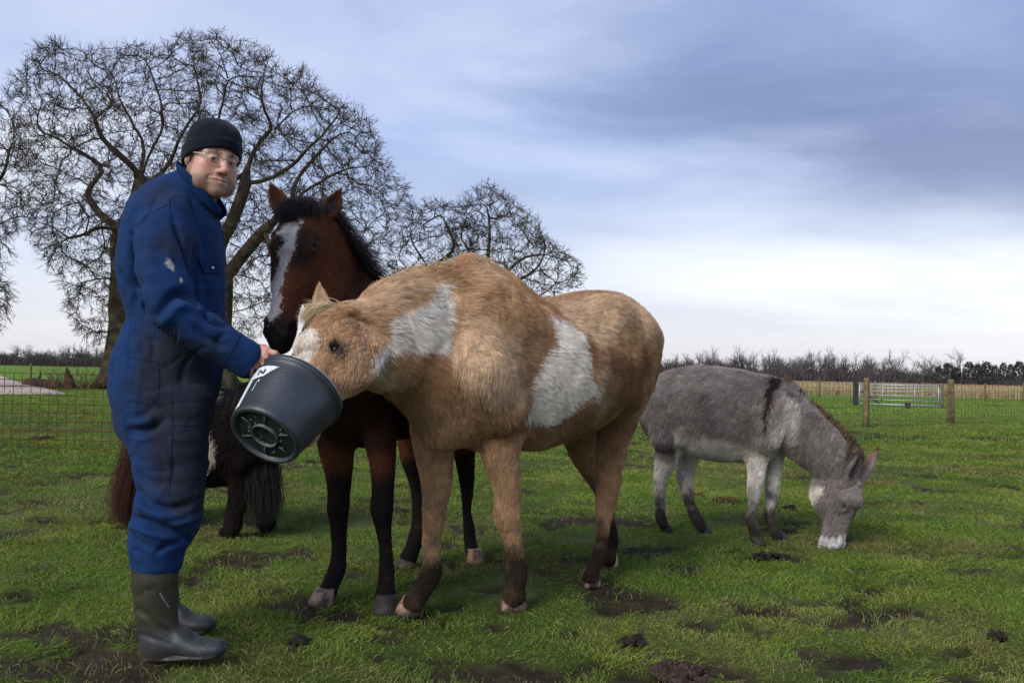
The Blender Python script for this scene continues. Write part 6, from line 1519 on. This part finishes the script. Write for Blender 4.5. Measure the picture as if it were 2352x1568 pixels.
    strands('tail', r, np.tile(unit(V(.06, .05, -.98)), (n, 1)), .62 * (.6 + .4 * rng.random(n)), np.array((.03, .015, .01)) * (1 + .3 * rng.standard_normal((n, 1))), rng, rad=.0010, npt=9, parent=root, droop=.15, spread=.03)
    for g, fw, c in (((743, 1388), (-.5, -1), (.30, .20, .15)), ((886, 1404), (-.1, -1), (.05, .045, .045)), ((935, 1302), (-.6, -1), (.10, .075, .06)), ((1090, 1290), (.4, -1), (.34, .20, .13))):
        hoof(root, G(*g), fw, .058 if g[0] < 900 else .05, .068, c)
    return root

# ------------------------------------------------------------------ the little black pony behind the man
def build_shetland():
    root = empty('shetland_pony', tuple(G(450, 1225)), 'small shaggy black pony with a white patch half hidden behind the man', 'pony')
    f = unit(V(.97, -.18, 0)); w = V(f[1], -f[0], 0)
    B = Blob()
    st = [(340, 985, 5.72, 58, .10), (365, 990, 5.68, 76, .17), (415, 1000, 5.62, 92, .22), (470, 1010, 5.55, 98, .235), (525, 1008, 5.48, 96, .22), (575, 1000, 5.42, 86, .19), (612, 990, 5.38, 62, .13)]
    B.loft([(P(x, y, Y), hw, h * Y / PF, w) for x, y, Y, h, hw in st], k=.04, n=3, flow=-f + V(0, 0, -1.3), fur=1.0)
    nk = [(P(560, 965, 5.46), .13, .20, w), (P(600, 935, 5.46), .11, .16, w), (P(640, 915, 5.50), .09, .12, w)]
    B.loft(nk, k=.06, n=3, flow=V(0, 0, -1) - .5 * f, fur=1.3)
    hd = horse_head(B, P(648, 895, 5.52), P(745, 985, 5.44), V(.7, -.1, .6), ws=1.3, jaw=1.1, fur=.6)
    bo = dict(thin=.004, fur=.9)
    leg(B, [(555, 1050, 5.36, 40), (553, 1095, 5.35, 27), (548, 1140, 5.34, 20), (541, 1170, 5.33, 17), (536, 1198, 5.31, 16), (528, 1218, 5.29, 18)], **bo)
    leg(B, [(600, 1040, 5.55, 36), (606, 1095, 5.56, 26), (611, 1140, 5.56, 18), (612, 1170, 5.56, 17), (612, 1192, 5.55, 18)], **bo)
    leg(B, [(360, 1040, 5.58, 44), (355, 1100, 5.56, 26), (345, 1145, 5.60, 20), (352, 1180, 5.58, 15), (356, 1205, 5.55, 17)], **bo)
    leg(B, [(395, 1040, 5.78, 40), (400, 1090, 5.80, 24), (392, 1130, 5.82, 18), (398, 1165, 5.80, 14), (402, 1185, 5.78, 16)], **bo)
    v, q = B.mesh(.011); v = smooth_mesh(v, q, 2, .5); nn = vert_normals(v, q)
    WP = [(455, 960), (492, 985), (506, 1020), (500, 1060), (480, 1085), (465, 1115), (455, 1110), (440, 1040)]
    WT = [(485, 890), (532, 898), (520, 912), (485, 925)]
    def colf(p, n, rng=None):
        px, py = proj(p); nz = vnoise3(p, 14, 6); b = fbm(p, 14, 3, 12)
        c = np.array((.016, .0115, .0105)) * (1 + .5 * b)[:, None]
        br = sstep(480, 330, px)[:, None]; c = c * (1 - br) + np.array((.040, .018, .012)) * br
        wh = (patch(px, py, WP, 5, nz) | patch(px, py, WT, 3, nz)) & facing(p, n)
        return np.where(wh[:, None], np.array((.56, .50, .43)) * (1 + .1 * b)[:, None], c)
    mesh_obj('body', v, q, MAT_SKIN_FUR, root, True, colf(v, nn) * .85)
    for e in hd['eyes']: eye(root, e, hd['er'], hd)
    for dl in (-.05, .05):
        b = hd['at'](.02, .0, dl); ear(root, b, b + V(.03, 0, .085), f, .026, colf, inner=(.01, .008, .008), hair=900)
    grow_fur('coat', root, B, v, q, nn, 90000, colf, .065, 5, rad=.0011, lift=.3, clump=.6, cell=.03, npt=4)
    rng = np.random.default_rng(79)
    n = 5000; t0 = P(338, 982, 5.76); r = t0 + .03 * rng.standard_normal((n, 3))
    cc = np.array((.055, .020, .013)) * (1 + .35 * rng.standard_normal((n, 1)))
    strands('tail', r, np.tile(unit(V(-.26, 0, -.8)), (n, 1)), .50 * (.3 + .7 * rng.random(n) ** .7), cc, rng, rad=.0011, npt=9, parent=root, droop=.5, spread=.11)
    n = 3500; s = rng.random(n); pa = catmull([P(515, 918, 5.47), P(560, 905, 5.46), P(610, 885, 5.47), P(645, 872, 5.5)], 8)
    r = np.stack([np.interp(s * (len(pa) - 1), np.arange(len(pa)), pa[:, k]) for k in range(3)], 1) + .015 * rng.standard_normal((n, 3))
    cc = np.where((s < .12)[:, None], (.62, .56, .48), (.016, .012, .011)) * (1 + .3 * rng.standard_normal((n, 1)))
    strands('mane', r, np.tile(unit(V(-.15, -.75, .1)), (n, 1)), np.where(s < .12, .10, .26) * (.5 + .6 * rng.random(n)), cc, rng, rad=.0011, npt=7, parent=root, droop=.8, spread=.3)
    n = 2600; k_ = rng.random((n, 1)); a = P(575, 1075, 5.33); b = P(628, 1060, 5.40)
    r = a + (b - a) * k_ + .02 * rng.standard_normal((n, 3))
    strands('leg_feather', r, np.tile(unit(V(.15, -.1, -1)), (n, 1)), .30 * (.3 + .7 * rng.random(n)), np.array((.016, .012, .011)) * (1 + .3 * rng.standard_normal((n, 1))), rng, rad=.0011, npt=6, parent=root, droop=.3, spread=.12)
    for g in ((522, 1234), (612, 1208), (358, 1222), (404, 1200)): hoof(root, G(*g), (.7, -.6), .045, .055, (.05, .042, .038))
    return root

# ------------------------------------------------------------------ the grazing donkey
def build_donkey():
    root = empty('donkey', tuple(G(1660, 1228)), 'grey donkey with a dark shoulder stripe grazing with its muzzle in the grass', 'donkey')
    f = unit(V(.87, -.5, 0)); w = V(-f[1], f[0], 0) * -1
    B = Blob(); T = .012
    st = [(1505, 880, 1010, 5.84, .11), (1530, 853, 1036, 5.80, .17), (1580, 838, 1046, 5.75, .215), (1640, 839, 1058, 5.67, .245), (1700, 847, 1061, 5.60, .24), (1748, 857, 1055, 5.55, .21), (1788, 868, 1052, 5.50, .18), (1826, 918, 1042, 5.45, .12)]
    B.loft([(P(x, (a + b) / 2, Y), hw - T, (b - a) / 2 * Y / PF - T, w) for x, a, b, Y, hw in st], k=.04, n=3, flow=-f + V(0, 0, -1.2), fur=1.0)
    for sg in (1, -1):
        o = w * .13 * sg
        B.add(Seg(P(1775, 930, 5.52) + o, P(1770, 1010, 5.50) + o, (.06, .11), (.065, .085), w), k=.07, flow=V(0, 0, -1))
        B.add(Seg(P(1545, 930, 5.78) + o, P(1545, 1005, 5.76) + o, (.07, .13), (.06, .09), w), k=.07, flow=V(0, 0, -1))
    nk = [(P(1785, 945, 5.51), .12, .185, w), (P(1830, 985, 5.47), .10, .165, w), (P(1880, 1028, 5.43), .085, .148, w), (P(1925, 1072, 5.40), .078, .125, w)]
    B.loft(nk, k=.05, n=3, flow=V(-.3, 0, -1), fur=1.0)
    hd = horse_head(B, P(1957, 1084, 5.40), P(1912, 1262, 5.34), V(.80, -.62, .2), ws=1.28, jaw=1.12, fur=.7, et=.44)
    at = hd['at']
    bo = dict(thin=.006, fur=.55)
    leg(B, [(1549, 935, 5.75, 46, 1.2), (1541, 990, 5.74, 38, 1.2), (1532, 1044, 5.74, 29, 1.15), (1520, 1088, 5.76, 19), (1516, 1120, 5.76, 15), (1516, 1165, 5.73, 12.5), (1518, 1190, 5.72, 13), (1523, 1202, 5.72, 13)], **bo)
    leg(B, [(1590, 985, 5.86, 34, 1.2), (1584, 1044, 5.86, 24, 1.15), (1573, 1092, 5.85, 20), (1578, 1125, 5.83, 16), (1586, 1158, 5.80, 13), (1600, 1190, 5.77, 14), (1610, 1206, 5.75, 13)], **bo)
    leg(B, [(1768, 935, 5.50, 50), (1757, 990, 5.48, 40), (1742, 1044, 5.47, 27), (1737, 1093, 5.46, 21), (1733, 1122, 5.46, 18), (1731, 1158, 5.46, 13.5), (1726, 1188, 5.46, 14), (1731, 1215, 5.45, 12.5), (1734, 1232, 5.45, 13)], **bo)
    leg(B, [(1785, 1000, 5.60, 30), (1778, 1060, 5.60, 20), (1774, 1122, 5.59, 16), (1770, 1158, 5.58, 13), (1768, 1188, 5.57, 13), (1776, 1214, 5.55, 13), (1784, 1226, 5.54, 13)], **bo)
    v, q = B.mesh(.0105); v = smooth_mesh(v, q, 2, .5); nn = vert_normals(v, q)
    v = v + nn * (.006 * fbm(v, 10, 3, 5))[:, None]; nn = vert_normals(v, q)
    CR = [(1772, 866), (1800, 868), (1785, 895), (1772, 920), (1765, 955), (1762, 990), (1755, 990), (1756, 945), (1758, 905)]
    dz = lambda L: [(1450.4 + .325 * x, 784 + .325 * y) for x, y in L]
    CH = dz([(1255, 1060), (1300, 1000), (1370, 1010), (1350, 1080), (1290, 1130), (1250, 1180), (1230, 1120)])
    MZ = dz([(1290, 1290), (1340, 1350), (1440, 1370), (1540, 1350), (1580, 1330), (1560, 1480), (1300, 1480)])
    BY = dz([(310, 610), (350, 640), (480, 680), (640, 690), (800, 700), (960, 770), (1080, 780), (1160, 830), (1130, 900), (300, 900)])
    def colf(p, n, rng=None):
        px, py = proj(p); nz = vnoise3(p, 16, 6); b = fbm(p, 16, 3, 12); a = fbm(p, 5, 2, 3)
        c = np.array((.205, .178, .165)) * (1 + .25 * a + .45 * b)[:, None]
        pale = np.array((.66, .61, .54)) * (1 + .15 * b)[:, None]
        m = np.mean([in_poly(px + 8 * nz[:, 0], py + 12 * nz[:, 1] + dy_, BY).astype(float) for dy_ in (-12, -7, -3, 0, 4, 9)], 0)
        m = np.maximum(m, sstep(.50, .44, p[:, 2] + .02 * b) * ((px < 1830)))
        m = np.maximum(m, .55 * sstep(.0, .5, vnoise(p, 6, 88)) * in_poly(px, py, dz([(980, 560), (1060, 330), (1180, 420), (1250, 700), (1130, 830), (950, 800)])))
        m = np.maximum(m, (patch(px, py, CH, 4, nz) | patch(px, py, MZ, 5, nz)) * 1.0)
        c = c * (1 - m[:, None]) + pale * m[:, None]
        wh = patch(px, py, MZ, 5, nz); c = np.where(wh[:, None], np.array((.58, .56, .55)), c)
        dk = patch(px, py, CR, 1.2, nz) & facing(p, n); c = np.where(dk[:, None], np.array((.035, .020, .017)), c)
        et = sstep(1062, 1040, py) * (px > 1940) * (p[:, 2] > .5); c = c * (1 - .85 * et[:, None]) + np.array((.04, .018, .015)) * .85 * et[:, None]
        mud = sstep(.38, .13, p[:, 2] + .16 * fbm(p, 18, 3, 9)) * (px < 1830); mud = mud[:, None] * .96
        c = c * (1 - mud) + np.array((.022, .017, .014)) * mud
        ec = np.linalg.norm(p - min(hd['eyes'], key=lambda e: e[1]), axis=1); e = sstep(.036, .024, ec)[:, None] * .85; c = c * (1 - e) + .03 * e
        return np.clip(c, .01, .9)
    mesh_obj('body', v, q, MAT_SKIN_FUR, root, True, colf(v, nn) * .85)
    for e in hd['eyes']: eye(root, e, hd['er'] * .9, hd)
    ear(root, P(1949, 1104, 5.32), P(1977, 1036, 5.29), V(.45, -.85, 0), .046, colf, inner=(.05, .042, .036), flen=.018)
    ear(root, P(1980, 1092, 5.44), P(2017, 1028, 5.48), V(-.75, -.65, 0), .042, colf, inner=(.40, .26, .19), flen=.018)
    grow_fur('coat', root, B, v, q, nn, 170000, colf, .032, 6, rad=.0009, lift=.42, clump=.7, cell=.03, wave=.5)
    rng = np.random.default_rng(80)
    n = 9000; s = rng.random(n); pa = catmull([P(1800, 876, 5.49), P(1825, 908, 5.47), P(1873, 946, 5.44), P(1922, 988, 5.41), P(1960, 1030, 5.39), P(1972, 1062, 5.36)], 8)
    r = np.stack([np.interp(s * (len(pa) - 1), np.arange(len(pa)), pa[:, k]) for k in range(3)], 1); wd = rng.standard_normal(n)
    r = r + np.outer(wd * .016, w) - V(.006, 0, .016)
    cc = np.where((rng.random(n) < .5 * np.clip(np.abs(wd), 0, 1))[:, None], (.24, .17, .09), (.040, .028, .024)) * (1 + .3 * rng.standard_normal((n, 1)))
    strands('mane', r, np.tile(unit(V(.45, -.05, .75)), (n, 1)), .072 * (.55 + .5 * rng.random(n)), cc, rng, rad=.0008, npt=5, parent=root, droop=.05, spread=.2)
    n = 260; r = P(1516, 905, 5.93) + .010 * rng.standard_normal((n, 3))
    strands('tail', r, np.tile(unit(V(.02, .06, -.98)), (n, 1)), .45 * (.6 + .4 * rng.random(n)), np.array((.05, .038, .032)) * (1 + .3 * rng.standard_normal((n, 1))), rng, rad=.0011, npt=7, parent=root, droop=.2, spread=.03)
    for g in ((1527, 1217), (1616, 1223), (1736, 1248), (1790, 1239)): hoof(root, G(*g), (.6, -.6), .040, .05, (.04, .036, .034))
    return root
# ================================================================== build the place
build_ground(); build_grass(); build_reeds(); build_fences(); build_oaks(); build_treelines()
build_palomino(); build_bay(); build_shetland(); build_donkey()
build_man(); build_bucket(); build_piles()
